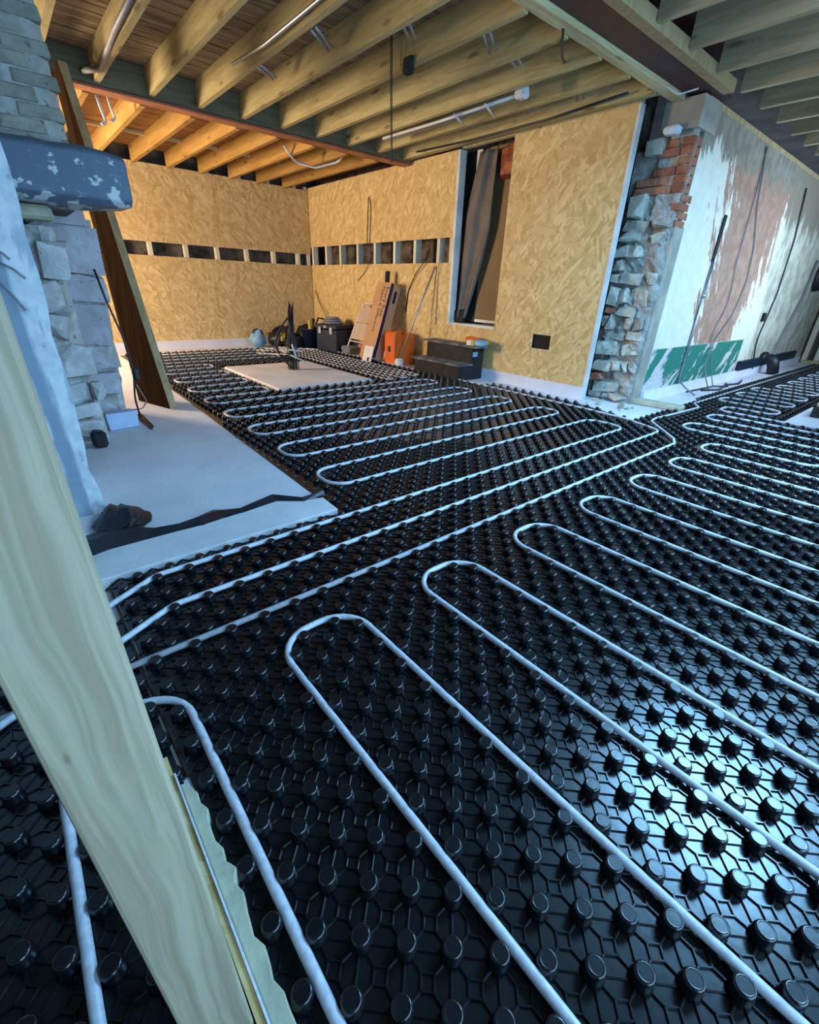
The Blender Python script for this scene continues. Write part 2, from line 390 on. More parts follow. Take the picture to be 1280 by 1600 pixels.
def crag(w, d, h, rnd, n=15):
    """angular broken stone: hull of scattered points in a w x d x h block, up to about 26 triangles"""
    bm = bmesh.new()
    for i in range(n):
        p = [rnd.uniform(-1, 1) for _ in range(3)]; k = max(abs(q) for q in p); q = rnd.uniform(0.86, 1.04)
        bm.verts.new((p[0]/k*w/2*q, p[1]/k*d/2*q, p[2]/k*h/2*q))
    for sx in (-1, 1):
        for sy in (-1, 1):
            for sz in (-1, 1):
                if rnd.random() < 0.72: bm.verts.new((sx*w/2*rnd.uniform(.72, 1), sy*d/2*rnd.uniform(.72, 1), sz*h/2*rnd.uniform(.72, 1)))
    r_ = bmesh.ops.convex_hull(bm, input=list(bm.verts))
    bmesh.ops.delete(bm, geom=[g for g in r_['geom_interior'] if isinstance(g, bmesh.types.BMVert)], context='VERTS')
    bm.verts.index_update(); b = MB(); b.add([v.co[:] for v in bm.verts], [[v.index for v in f.verts] for f in bm.faces]); bm.free()
    return b
def rough_face(b, a0, a1, z0, z1, depth, fn, amp=0.035, step=0.035, seed=0.0):
    """bumpy sheet of mortar; fn(a, z, out) maps across / up / outwards to a point"""
    na, nz = max(2, int((a1-a0)/step)), max(2, int((z1-z0)/step)); vs = []
    for i in range(nz+1):
        for j in range(na+1):
            a = a0+(a1-a0)*j/na; z = z0+(z1-z0)*i/nz
            o = depth + amp*(mnoise.noise((a*7+seed, z*7, 0.3)) + 0.6*mnoise.noise((a*19+seed, z*19, 1.7)) + 0.3*mnoise.noise((a*41, z*41, seed)))
            if j in (0, na): o -= 0.05
            vs.append(fn(a, z, o))
    fs = [(i*(na+1)+j, i*(na+1)+j+1, (i+1)*(na+1)+j+1, (i+1)*(na+1)+j) for i in range(nz) for j in range(na)]
    return b.add(vs, fs)
# ================================================================= STRUCTURE
floor = struct(bx('floor', 'screed', -2.6, 13.1, -1.7, 9.25, -0.12, 0.0))
# ---- walls out of the picture that close the rooms (window openings carry the daylight)
def wall_with_hole(name, axis, c0, c1, a0, a1, h0, h1, z0, z1, mat='wall_plain', top=2.95):
    b = MB()
    def seg(p, q, zz0, zz1):
        if q-p < 1e-4 or zz1-zz0 < 1e-4: return
        if axis == 'y': b.box(p, q, c0, c1, zz0, zz1)
        else: b.box(c0, c1, p, q, zz0, zz1)
    seg(a0, h0, 0, top); seg(h1, a1, 0, top); seg(h0, h1, 0, z0); seg(h0, h1, z1, top)
    return struct(b.build(name, mat))
def window(name, axis, c, h0, h1, z0, z1, n):
    w_ = struct(empty(name))
    t = 0.03
    def bar(p, q, a, b_, nm='window_frame'):
        if axis == 'y': bx(nm, 'wood_white', p, q, c-t, c+t, a, b_, w_)
        else: bx(nm, 'wood_white', c-t, c+t, p, q, a, b_, w_)
    bar(h0, h1, z0, z0+0.05); bar(h0, h1, z1-0.05, z1)
    for i in range(n+1):
        p = h0 + (h1-h0-0.05)*i/n; bar(p, p+0.05, z0+0.05, z1-0.05)
    for i in range(n):
        p, q = h0 + (h1-h0-0.05)*i/n + 0.05, h0 + (h1-h0-0.05)*(i+1)/n
        if axis == 'y': bx('pane', 'glass', p, q, c-0.022, c-0.016, z0+0.05, z1-0.05, w_)
        else: bx('pane', 'glass', c-0.006, c, p, q, z0+0.05, z1-0.05, w_)
wall_with_hole('wall_front', 'y', -1.75, -1.62, -2.6, 4.75, -0.2, 3.4, 0.15, 2.35)
window('window_1', 'y', -1.69, -0.2, 3.4, 0.15, 2.35, 4)
struct(bx('wall_end', 'wall_plain', 4.62, 4.75, -1.62, 0.17, 0, 2.95))
wall_with_hole('wall_passage', 'y', 0.17, 0.30, 4.62, 13.1, 6.4, 10.0, 0.9, 2.1)
window('added_window', 'y', 0.24, 6.4, 10.0, 0.9, 2.1, 3)  # unseen window, added along with its lamp to light the plaster opposite
struct(bx('wall_side', 'wall_plain', -2.7, -2.6, -1.7, 2.6, 0, 2.95))
wall_with_hole('wall_back_left', 'x', -1.35, -1.22, 3.9, 9.2, 6.95, 8.15, 0.9, 2.2)
window('window_4', 'x', -1.28, 6.95, 8.15, 0.9, 2.2, 2)

# ---- back wall: OSB sheets over studs, with an open slot
wb = struct(bx('wall_back', 'rubble_back', -1.3, 5.4, 9.10, 9.25, 0, 2.95))
YA = 8.95
for (x0, x1) in ((-1.2, 0.60), (0.604, 3.04), (3.044, 4.945)):
    bx('osb_panel', 'osb', x0, x1, YA, YA+0.015, 0.13, 1.415, wb)
for (x0, x1) in ((-1.2, 0.80), (0.804, 3.22), (3.224, 4.945)):
    bx('osb_panel', 'osb', x0, x1, YA, YA+0.015, 1.605, 2.63, wb)
for x in (-0.9, -0.4, 0.1, 0.6, 1.1, 1.6, 2.11, 2.65, 3.16, 3.68, 4.19, 4.69, 4.91):
    bx('stud', 'stud', x-0.028, x+0.028, YA+0.016, YA+0.11, 0.02, 2.68, wb)
struct(bx('baseboard_back', 'foil', -1.2, 4.93, YA-0.03, YA+0.012, 0.0, 0.135))
# ---- right wall of the far room
wr = struct(bx('wall_right', 'rubble_back', 5.30, 5.45, 2.86, 9.1, 0, 2.95))
XB = 4.95
def osbB(y0, y1, z0, z1, nm='osb_panel'): return bx(nm, 'osb', XB, XB+0.015, y0, y1, z0, z1, wr)
for (y0, y1) in ((5.055, 6.55), (6.554, 8.945)): osbB(y0, y1, 0.13, 1.425)
for (y0, y1) in ((5.055, 7.30), (7.304, 8.945)): osbB(y0, y1, 1.725, 2.665)
osbB(4.175, 5.05, 0.13, 0.645)
b = MB(); y0, y1, z0, z1 = 2.765, 4.171, 0.13, 2.665; hy0, hy1, hz0, hz1 = 3.29, 3.55, 0.485, 0.645
b.box(XB, XB+0.015, y0, hy0, z0, z1); b.box(XB, XB+0.015, hy1, y1, z0, z1)
b.box(XB, XB+0.015, hy0, hy1, z0, hz0); b.box(XB, XB+0.015, hy0, hy1, hz1, z1); b.build('osb_panel', 'osb', wr)
bx('socket_box', 'dark', XB+0.03, XB+0.10, hy0-0.03, hy1+0.03, hz0-0.03, hz1+0.03, wr)
for y in (8.91, 8.41, 7.92, 7.37, 6.87, 6.35, 5.86, 5.35, 5.10):
    bx('stud', 'stud', XB+0.016, XB+0.12, y-0.028, y+0.028, 0.02, 2.66, wr)
bx('edge_strip', 'wood_white', XB-0.004, XB+0.07, 2.738, 2.764, 0.0, 2.665, wr)
bx('stud', 'stud', XB+0.016, XB+0.12, 2.80, 2.85, 0.02, 2.66, wr); bx('stud', 'stud', XB+0.016, XB+0.12, 4.115, 4.17, 0.02, 2.66, wr)
struct(bx('baseboard_right', 'foil', XB-0.03, XB+0.012, 2.74, 8.9, 0.0, 0.135))
# opening in the right wall
op = struct(empty('window_5', (5.0, 4.6, 0.66)))
def ob(nm, mat, *a): q = bx(nm, mat, *a); q.parent = op; q.matrix_parent_inverse = Matrix.Translation((-5.0, -4.6, -0.66)); return q
ob('jamb', 'wood_white', XB-0.012, XB+0.10, 5.005, 5.052, 0.645, 2.66)
ob('sill', 'wood_white', XB+0.0, XB+0.18, 4.18, 5.0, 0.645, 0.675)
ob('back_panel', 'brown_board', 5.135, 5.155, 4.05, 4.70, 0.70, 2.66)
ob('reveal_panel', 'green_black', 5.15, 5.17, 4.70, 5.20, 0.70, 2.66)
ob('white_batten', 'wood_white', 5.11, 5.15, 4.80, 4.88, 1.7, 2.66)
ob('lower_rail', 'wood_white', 5.11, 5.134, 4.30, 4.68, 0.70, 0.735)
# ---- pier: rough masonry end of the old cross wall
wp = struct(bx('wall_pier', 'mortar', 5.23, 5.65, 2.33, 2.84, 0, 2.36))
bx('padstone', 'cement', 5.16, 5.55, 2.285, 2.62, 2.46, 2.685, wp)
b = MB(); rough_face(b, 2.30, 2.80, 0.0, 2.04, 0.0, lambda a, z, o: (5.205-o, a, z), 0.05, 0.032, 2.0)
rough_face(b, 2.30, 2.62, 2.0, 2.48, 0.0, lambda a, z, o: (5.215-o, a, z), 0.03, 0.032, 5.0)
b.build('mortar_face', 'mortar', wp)
rr = random.Random(14)
z = 0.0
while z < 1.98:
    hgt = rr.uniform(0.06, 0.21)
    y = 2.335; yend = 2.81 - max(0, (z-1.65))*0.30
    while y < yend - 0.03:
        wd = min(rr.uniform(0.07, 0.27), yend - y)
        if yend - (y+wd) < 0.06: wd = yend - y
        if rr.random() < 0.80:
            d = rr.uniform(0.14, 0.24); hh = hgt*rr.uniform(0.7, 1.15)
            crag(d, wd*rr.uniform(0.85, 1.12), hh, rr).build('stone', 'stone' if rr.random() > 0.10 else 'brick_red', wp, loc=(5.27 - rr.uniform(0.0, 0.07), y+wd/2, z+hgt/2 + (0.02 if z < 0.05 else 0)), rot=(rr.uniform(-.2, .2), rr.uniform(-.15, .15), rr.uniform(-.25, .25)))
        y += wd
    z += hgt
# brick quoins at the head of the pier
def brick(w, d, h, seed):
    return rock(w, d, h, random.Random(seed), 0.05, 0.10)
brk = brick(0.20, 0.105, 0.064, 1).mesh('brick', 'brick_red')
brh = brick(0.105, 0.20, 0.064, 2).mesh('brick', 'brick_red')
for i in range(7):
    z = 2.02 + i*0.072
    if i < 6:
        link('brick', brk, wp, loc=(5.30, 2.355, z)); link('brick', brk, wp, loc=(5.505, 2.355, z))
        if i != 3: link('brick', brh, wp, loc=(5.235 + 0.02*(i % 2), 2.51 + 0.03*(i % 2), z))
    if i in (0, 1): link('brick', brh, wp, loc=(5.235, 2.66, z))
crag(0.16, 0.17, 0.14, rr).build('stone', 'stone', wp, loc=(5.22, 2.64, 2.36))
for i in range(4): link('brick', brk, wp, loc=(5.32 + (i % 2)*0.02, 2.35, 1.74 + i*0.07))
bx('cheek_render', 'cement', 5.235, 5.45, 2.298, 2.36, 0.0, 1.72, wp)
# ---- stripped plaster wall
wpl = struct(bx('wall_plastered', 'plaster_right', 5.36, 13.1, 2.30, 2.55, 0, 2.66))
bx('wall_plate', 'plank_edge', 5.3, 13.0, 2.297, 2.36, 2.655, 2.70, wpl)
struct(bx('baseboard_plastered', 'foil', 5.45, 12.4, 2.265, 2.298, 0.0, 0.12))
wf = struct(bx('wall_far_end', 'wall_plain', 12.95, 13.1, 0.3, 2.3, 0, 2.95))
dr = struct(empty('door_1', (12.9, 1.9, 0)))
for (y0, y1, nm) in ((2.16, 2.24, 'door_frame'), (1.96, 2.04, 'door_frame')):
    q = bx(nm, 'stud', 12.4, 12.5, y0, y1, 0, 2.3); q.parent = dr; q.matrix_parent_inverse = Matrix.Translation((-12.9, -1.9, 0))
q = bx('door_leaf', 'bluebox', 12.42, 12.46, 1.0, 1.96, 0.02, 2.25); q.parent = dr; q.matrix_parent_inverse = Matrix.Translation((-12.9, -1.9, 0))
struct(bx('trim_1', 'strip_x', 12.3, 12.45, 0.9, 2.2, 0.0, 0.06))
# ---- left wall: plastered face, ragged edge
pts = []
for i in range(25):
    z = 0.0 + i*2.95/24
    pts.append((0.150 + 0.016*min(z, 1.6) + (0.022*mnoise.noise((z*6.1, 1.3, 0)) + 0.012*mnoise.noise((z*19.0, 4.3, 0)))*(1 if z > 0.3 else 1.6), z))
b = MB()
poly = [(-2.6, 0.0)] + pts + [(-2.6, 2.95)]
n = len(poly)
b.add([(x, 2.60, z) for x, z in poly] + [(x-0.01, 3.2, z) for x, z in poly], [tuple(range(n)), tuple(range(n, 2*n))[::-1]] + [(i, n+i, n+(i+1) % n, (i+1) % n) for i in range(n)])
wl = struct(b.build('wall_left', 'plaster_left'))
struct(bx('trim_2', 'wall_plain', -2.6, -0.6, 3.2, 3.9, 0, 2.95))
# ---- rubble stub behind it
ws = struct(MB().box(-1.3, 0.36, 4.00, 4.75, 0, 1.36).box(-1.3, 0.58, 4.52, 4.9, 0, 1.5).box(-1.3, 0.54, 4.02, 4.9, 1.46, 2.95).build('wall_stub', 'mortar_grey'))
rr = random.Random(9); z = 0.0
b = MB(); rough_face(b, -0.2, 0.40, 0.0, 1.36, 0.0, lambda a, z, o: (a, 3.965-o, z), 0.06, 0.04, 3.0)
rough_face(b, 0.22, 0.62, 0.0, 1.46, 0.0, lambda a, z, o: (a + 0.05*z, 4.46-o, z), 0.03, 0.05, 7.0)
rough_face(b, -0.4, 0.60, 1.72, 2.93, 0.0, lambda a, z, o: (a, 3.985-o, z), 0.018, 0.05, 9.0); b.build('mortar_face', 'mortar_left', ws)
while z < 1.28:
    hgt = rr.uniform(0.10, 0.25); x = -0.1
    xend = 0.40 + rr.uniform(-0.06, 0.06)
    while x < xend - 0.03:
        wd = min(rr.uniform(0.12, 0.32), xend-x)
        if xend-(x+wd) < 0.09: wd = xend-x
        dd = rr.uniform(0.16, 0.28)
        if rr.random() < 0.85:
            crag(wd*rr.uniform(0.9, 1.12), dd, hgt*rr.uniform(0.8, 1.1), rr, 18).build('stone', 'stone_left', ws, loc=(x+wd/2, 4.0 + rr.uniform(-0.07, 0.05), z+hgt/2 + (0.02 if z < 0.05 else 0)), rot=(rr.uniform(-.2, .2), rr.uniform(-.15, .15), rr.uniform(-.2, .2)))
        x += wd
    z += hgt
z = 0.02
while z < 1.42:
    hgt = rr.uniform(0.13, 0.34); xr = 0.63 + 0.075*z + rr.uniform(-0.05, 0.03)
    crag(xr-0.28, 0.26, hgt*1.05, rr, 22).build('stone', 'stone_smooth', ws, loc=((xr+0.30)/2, 4.52 + rr.uniform(-0.04, 0.04), z+hgt/2 + (0.015 if z < 0.05 else 0)), rot=(0, rr.uniform(-.08, .08), rr.uniform(-.1, .1)))
    z += hgt
gb = rock(0.217, 0.10, 0.066, random.Random(3), 0.05, 0.10).mesh('brick', 'brick_grey')
for i in range(16):
    z = 1.79 + i*0.073; off = (i % 2)*0.11
    for k in range(5):
        x = 0.50 - k*0.222 - off + rr.uniform(-0.006, 0.006)
        link('brick', gb, ws, loc=(x, 4.025 + rr.uniform(-0.012, 0.012), z), rot=(0, 0, rr.uniform(-.03, .03)))
# ---- ceiling
ce = struct(MB().box(-2.7, 13.1, 0.75, 9.25, 2.93, 3.05).box(-2.7, 13.1, -1.75, -0.55, 2.93, 3.05).box(-2.7, 3.05, -0.55, 0.75, 2.93, 3.05).box(4.45, 13.1, -0.55, 0.75, 2.93, 3.05).build('ceiling', 'ply_ceiling'))
rw = struct(empty('window_2'))
for a_ in ((3.0, 3.05, -0.6, 0.8), (4.45, 4.5, -0.6, 0.8), (3.05, 4.45, -0.6, -0.55), (3.05, 4.45, 0.75, 0.8), (3.73, 3.77, -0.55, 0.75)): bx('window_frame', 'wood_white', *a_, 2.87, 3.08, rw)
for a_ in ((3.05, 3.73, -0.55, 0.75), (3.77, 4.45, -0.55, 0.75)): bx('pane', 'glass', *a_, 3.03, 3.036, rw)
y = 2.50
while y < 5.95:
    bx('floorboard', 'floorboard', -1.2, 5.2, y, y+0.128, 2.865, 2.89, ce); y += 0.141
y = 6.15
while y < 8.9:
    bx('deck_board', 'board_orange', -1.2, 5.2, y, y+0.19, 2.805, 2.825, ce); y += 0.20
jn = MB().box(-0.024, 0.024, 2.56, 5.957, 2.655, 2.862).mesh('joist', 'joist')
for k in range(-4, 9):
    x = 1.668 + (k-1)*0.4465 if k < 9 else 0
    if x > 4.7: continue
    link('joist', jn, ce, loc=(x, 0, 0), rot=(0, 0, 0))
link('joist', jn, ce, loc=(4.79, 0, 0)); link('joist', jn, ce, loc=(4.90, 0, 0.02))
jf = MB().box(-0.026, 0.026, 6.13, 8.94, 2.605, 2.80).mesh('joist', 'joist_orange')
for k in range(-2, 7): link('joist', jf, ce, loc=(1.62 + 0.475*k, 0, 0))
jr = MB().box(-0.026, 0.026, -1.62, 2.105, 2.70, 2.925).mesh('joist', 'joist_grey')
for k in range(-11, -1): link('joist', jr, ce, loc=(3.80 + 0.52*k, 0, 0))
jt = MB().box(-0.026, 0.026, 0.81, 2.105, 2.70, 2.925).mesh('joist', 'joist_grey'); jt2 = MB().box(-0.026, 0.026, -1.62, -0.61, 2.70, 2.925).mesh('joist', 'joist_grey')
for k in (-1, 0, 1): link('joist', jt, ce, loc=(3.80 + 0.52*k, 0, 0)); link('joist', jt2, ce, loc=(3.80 + 0.52*k, 0, 0))
jr2 = MB().box(-0.026, 0.026, 0.30, 2.105, 2.70, 2.925).mesh('joist', 'joist_grey')
for k in range(2, 18): link('joist', jr2, ce, loc=(3.80 + 0.535*k, 0, 0))
bx('end_plate', 'noggin', -1.1, 4.93, 5.958, 5.964, 2.64, 2.86, ce)
bx('batten', 'strip_x', -1.1, 4.9, 8.0, 8.04, 2.765, 2.80, ce)
bx('header', 'strip_x', 4.96, 5.02, 2.75, 5.0, 2.668, 2.72, ce)

# ================================================================= STEEL BEAMS, PROPS
t = thing('steel_beam', 'maroon painted steel beam running overhead onto the rough stone pier', 'beam')
bx('bottom_flange', 'maroon', -2.6, 5.5, 2.20, 2.45, 2.70, 2.714, t); bx('web', 'maroon', -2.6, 5.5, 2.317, 2.333, 2.714, 2.91, t); bx('top_flange', 'maroon', -2.6, 5.5, 2.20, 2.45, 2.91, 2.925, t)
tag(bx('timber_batten', 'strip_x', -2.6, 5.15, 2.455, 2.555, 2.665, 2.75, None, 0.004), 'pale timber batten along the joist side of the maroon beam', 'batten')
tag(bx('timber_batten', 'plank_edge', -2.6, 5.28, 2.11, 2.195, 2.675, 2.76, None, 0.004), 'brownish timber batten on the window side of the maroon beam', 'batten')
t = thing('steel_beam', 'rust red steel beam spanning between the two groups of ceiling joists', 'beam')
bx('bottom_flange', 'red_oxide', 0.55, 4.93, 5.965, 6.125, 2.615, 2.635, t); bx('web', 'red_oxide', 0.55, 4.93, 6.04, 6.052, 2.635, 2.80, t); bx('top_flange', 'red_oxide', 0.55, 4.93, 5.965, 6.125, 2.80, 2.815, t)
# leaning plank
t = thing('leaning_plank', 'dark wide timber plank leaning up to the ceiling behind the blue lintel', 'plank', None, (0.97, 4.9, 0))
nb, fb, ft, ntp = Vector((1.05, 4.66, 0.002)), Vector((0.89, 5.16, 0.002)), Vector((0.945, 5.95, 2.64)), Vector((0.945, 5.60, 2.64))
th = Vector((0.052, 0.016, 0))
def rel(o, e): o.parent = e; o.matrix_parent_inverse = Matrix.Translation(-e.location); return o
o = MB().hexa([nb-th, nb-th*0.02, fb-th*0.02, fb-th, ntp-th, ntp-th*0.02, ft-th*0.02, ft-th]).build('board', 'plank_dark'); rel(o, t)
d = Vector((0.01, -0.012, 0))
o = MB().hexa([nb-th+d*0.3, nb+d, nb, nb-th+d*0, ntp-th+d*0.3, ntp+d, ntp, ntp-th]).build('sawn_edge', 'plank_edge'); rel(o, t)
# blue lintel
b = MB()
prof = [(3.60, 1.50), (3.66, 1.465), (3.98, 1.465), (3.98, 1.75), (3.66, 1.75), (3.605, 1.72)]
secs = []
for i in range(13):
    x = -0.25 + i*(1.06/12); s = 1.0 if i < 11 else (0.95 if i == 11 else 0.86)
    cy, cz = 3.79, 1.61
    secs.append([(x, cy+(y-cy)*s + 0.008*mnoise.noise((x*5, y*9, 1)), cz+(z-cz)*s + 0.012*mnoise.noise((x*6, y*3, z*7))) for y, z in prof])
vs = [p for s in secs for p in s]; k = 6
fs = [(i*k+j, (i+1)*k+j, (i+1)*k+(j+1) % k, i*k+(j+1) % k) for i in range(12) for j in range(k)] + [tuple(range(k)), tuple(12*k+j for j in range(k))[::-1]]
tag(b.add(vs, fs).build('timber_lintel', 'lintel', None, False, 0.012), 'sawn off lintel with flaking blue paint sticking out of the left rubble', 'lintel')
tag(rock(0.20, 0.14, 0.075, rr, 0.06).build('wooden_packer', 'cream_glue', None, loc=(0.30, 3.86, 1.42)), 'small pale packing block under the blue lintel', 'block')

# foreground post
t = thing('timber_post', 'pale planed timber post close up at the left edge', 'post', None, (-0.03, 0.37, 0))
b = MB(); s = []
for z, xl, xr in ((0.0, -0.064, 0.0155), (0.5, -0.0655, 0.011), (1.1, -0.068, 0.0035), (2.9, -0.071, -0.004)):
    s += [(xl, 0.342, z), (xr, 0.342, z), (xr, 0.437, z), (xl, 0.437, z)]
fs = [(i*4+j, i*4+(j+1) % 4, (i+1)*4+(j+1) % 4, (i+1)*4+j) for i in range(3) for j in range(4)] + [(3, 2, 1, 0), (12, 13, 14, 15)]
o = b.add(s, fs).build('shaft', 'post', None, False, 0.004); rel(o, t)
o = bx('dark_foot_band', 'brown_seam', -0.064, 0.0155, 0.34, 0.439, 0.0, 0.012); rel(o, t)  # dark brown band round the foot of the post
# low upstand beside the post
tag(bx('osb_offcut', 'osb', 0.0175, 0.030, 0.20, 0.90, 0.004, 0.062), 'raw OSB edge strip standing beside the near timber post', 'board')
tag(bx('membrane_strip', 'white_plastic', 0.0305, 0.0345, 0.20, 0.84, 0.004, 0.067), 'thin white membrane strip beside the near timber post', 'membrane')
b = MB(); poly = [(0.035, 0.20), (0.078, 0.20)]
for i in range(1, 24): poly.append((0.064 + 0.016*mnoise.noise((i*0.83, 2.2, 0)), 0.20 + i*0.6/24))
poly += [(0.05, 0.81), (0.036, 0.82)]
tag(b.prism(poly, 0.004, 0.05).build('foam_bead', 'cream_glue', None, False, 0.003), 'ragged cream foam bead beside the white membrane strip', 'foam')
b = MB(); b.tube([(0.058, 0.86, 0.008), (0.055, 1.1, 0.008), (0.050, 1.45, 0.008), (0.052, 1.84, 0.008)], 0.0045, 6)
tag(b.build('seam_tape', 'brown_seam'), 'thin brown seam line across the black mat beyond the post', 'tape')

# ================================================================= MAT
A = 0.0597; X0, Y0 = 0.031, 0.0355
def chx(v): return X0 + (round((v-X0)/A - 0.5) + 0.5)*A
def chy(v): return Y0 + (round((v-Y0)/A - 0.5) + 0.5)*A
ZT = 0.004
def left_edge(y): return 1.13 + 0.13*min(max((y-1.87)/4.0, 0), 1)
def right_edge(y):
    if y < 2.0: return 4.55
    if y < 2.6: return 4.55 + (y-2.0)/0.6*0.17
    if y < 3.9: return 4.72
    if y < 5.9: return 4.52
    return 4.50
def inside(x, y):
    if 0.07 < x <= 4.5 and -1.5 < y < 1.86: return True
    if 4.5 < x < 5.74 and 0.36 < y < 1.90: return True
    if 5.74 <= x < 6.95 and 1.0 < y < (1.92 if x < 6.3 else 1.98): return True
    if 6.95 <= x < 12.2 and 0.4 < y < 1.98: return True
    if 1.8 < y < 8.45 and left_edge(y) + 0.03 < x < right_edge(y) - 0.02:
        if 2.17 < x < 3.53 and 4.84 < y < 6.70: return False
        return True
    return False
mt = thing('heating_mat', 'black studded underfloor heating mat covering most of the floor', 'floor mat')
b = MB()
b.prism([(0.06, -1.52), (4.5, -1.52), (4.5, 1.875), (0.06, 1.875)], 0, ZT)
b.prism([(4.5, 0.34), (5.74, 0.34), (5.74, 1.92), (4.5, 1.92)], 0, ZT)
b.prism([(5.74, 0.98), (6.97, 0.98), (6.97, 2.0), (6.3, 2.0), (6.2, 1.94), (5.74, 1.94)], 0, ZT)
b.prism([(6.97, 0.38), (12.2, 0.38), (12.2, 2.0), (6.97, 2.0)], 0, ZT)
b.prism([(1.12, 1.875), (4.5, 1.875), (4.56, 2.0), (4.72, 2.6), (4.72, 3.9), (4.53, 3.9), (4.53, 4.85), (left_edge(4.85), 4.85)], 0, ZT)
b.prism([(left_edge(4.85), 4.85), (2.18, 4.85), (2.18, 6.68), (left_edge(6.68), 6.68)], 0, ZT)
b.prism([(3.52, 4.85), (4.53, 4.85), (4.52, 6.68), (3.52, 6.68)], 0, ZT)
b.prism([(left_edge(6.68), 6.68), (4.52, 6.68), (4.52, 8.46), (left_edge(8), 8.46)], 0, ZT)
b.build('base_sheet', 'mat', mt)
mt2 = thing('heating_mat', 'strip of black studded mat left of the near timber post', 'floor mat')
b = MB().prism([(-1.2, -1.5), (0.045, -1.5), (0.045, 1.6), (-1.2, 1.6)], 0, ZT); b.build('base_sheet', 'mat', mt2)

# ---- pipes (centre lines)
ZP = ZT + 0.0180; PR = 0.0110
pipes = []
def pipe(label, pts, rad=0.125, z=ZP):
    p = [Vector((q[0], q[1], q[2] if len(q) > 2 else z)) for q in pts]
    pl = fillet(p, rad, 7); pipes.append(pl)
    o = MB().tube(pl, PR, 8).build('heating_pipe', 'pipe', None, True)
    return tag(o, label, 'pipe', 'white underfloor heating pipes')
# serpentine in the near room, runs along y
pts = []; legs = [chx(-0.1775 + 0.2985*k) for k in range(20)]
for k, x in enumerate(legs):
    far = 1.15 if x < 4.4 else 1.525
    near = -1.05 if x < 4.3 else 0.42
    if k in (15, 16): near = 0.42
    if x > 5.6: break
    pts += [(x, near), (x, far)] if k % 2 == 0 else [(x, far), (x, near)]
pipe('white heating pipe snaking in long loops across the near floor', pts)
# three runs along x
cyA3, cyA2, cyA1 = chy(1.32), chy(1.56), chy(1.80)
pipe('lowest of three parallel white pipes, bending off along the plastered wall', [(-1.0, cyA3), (4.0, cyA3), (4.14, cyA3+0.06), (4.58, 1.77), (4.72, chy(1.79)), (5.68, chy(1.76)), (5.86, chy(1.88)), (12.1, chy(1.88))], 0.09)
pipe('middle of three parallel white pipes, turning along the OSB wall', [(-0.7, 1.08), (0.21, cyA2), (4.30, cyA2), (4.46, 2.0), (chx(4.45), 2.4), (chx(4.45), 7.55), (3.95, 8.30), (3.5, 8.36), (3.35, 8.36)], 0.14)
# serpentine of the far room
ly = [chy(1.80 + 0.2985*k + (0.04 if k else 0)) for k in range(30)]
pts = [(-0.7, 1.26), (0.21, ly[0])]
k = 0; right = True
for k in range(0, 22):
    y = ly[k]
    if y > 8.4: break
    if y < 4.66: xr = 4.12
    elif y < 6.72: xr = 2.10
    else: xr = 3.38
    # the turn partner shares the same right limit
    if k % 2 == 1:
        yp = ly[k-1]; xr = 4.12 if yp < 4.66 else (2.10 if yp < 6.72 else 3.38)
        if y < 6.75 and y > 4.80: xr = 2.10
    xl = left_edge(y) + 0.12
    if k == 0: pts.append((xr, y))
    elif k % 2 == 1: pts += [(xr, y), (xl, y)]
    else: pts += [(xl, y), (xr, y)]
pipe('uppermost of three parallel white pipes, continuing as loops across the far floor', pts)
# tight runs beside the bare slab
pipe('white pipe doubled back beside the slab, nearest the slab', [(3.15, 7.75), (chx(3.62), 7.3), (chx(3.62), 4.76), (chx(3.75), 4.76), (chx(3.75), 7.5), (3.3, 8.1)], 0.055)
pipe('white pipe doubled back beside the slab, second from the slab', [(3.4, 8.2), (chx(3.88), 7.6), (chx(3.88), 4.76), (chx(4.0), 4.76), (chx(4.0), 7.7), (3.5, 8.3)], 0.055)
pipe('white pipe doubled back beside the slab, nearest the steps', [(3.75, 8.3), (chx(4.13), 7.8), (chx(4.13), 4.80), (chx(4.26), 4.80), (chx(4.26), 7.7), (3.85, 8.38)], 0.055)
# passage serpentine
pts = []; x = chx(5.76); k = 0
pts = [(x, 0.5), (x, 1.57)]
while x < 11.9:
    x2 = chx(x + 0.27)
    if k % 2 == 0:
        yt = 1.57 if k == 0 else (1.78 if x < 7.7 else 1.64)
        pts[-1] = (x, yt); pts += [(x2, yt), (x2, 1.12)]
    else: pts += [(x2, 1.12), (x2, 1.7)]
    x = x2; k += 1
pipe('white pipe in short tight loops down the passage at right', pts, 0.11)

# pipe lookup for nub clearance
seg = {}
for pl in pipes:
    for a_, b_ in zip(pl[:-1], pl[1:]):
        L = (b_-a_).length; n = max(1, int(L/0.012))
        for i in range(n+1):
            q = a_ + (b_-a_)*(i/n); seg.setdefault((int(q.x//0.06), int(q.y//0.06)), []).append((q.x, q.y))
def near_pipe(x, y, d):
    ix, iy = int(x//0.06), int(y//0.06)
    for i in (ix-1, ix, ix+1):
        for j in (iy-1, iy, iy+1):
            for (px, py) in seg.get((i, j), ()):
                if (px-x)**2 + (py-y)**2 < d*d: return True
    return False
def view(x, y, z):
    p = Vector((x, y, z-CAMH)); d = p.dot(_f)
    return (640 + FPX*p.dot(CR)/d, 800 - FPX*p.dot(CU)/d, d) if d > 0.05 else (-9999, -9999, d)
prof = [(0.0225, 0.0), (0.0205, 0.010), (0.0192, 0.028), (0.0172, 0.0335), (0.0142, 0.0345), (0.0128, 0.0339)]
nub_me = MB().lathe(prof, 14).mesh('nub', 'mat', True); nub_me.polygons[len(nub_me.polygons)-2].use_smooth = False
cands = []; cands2 = []
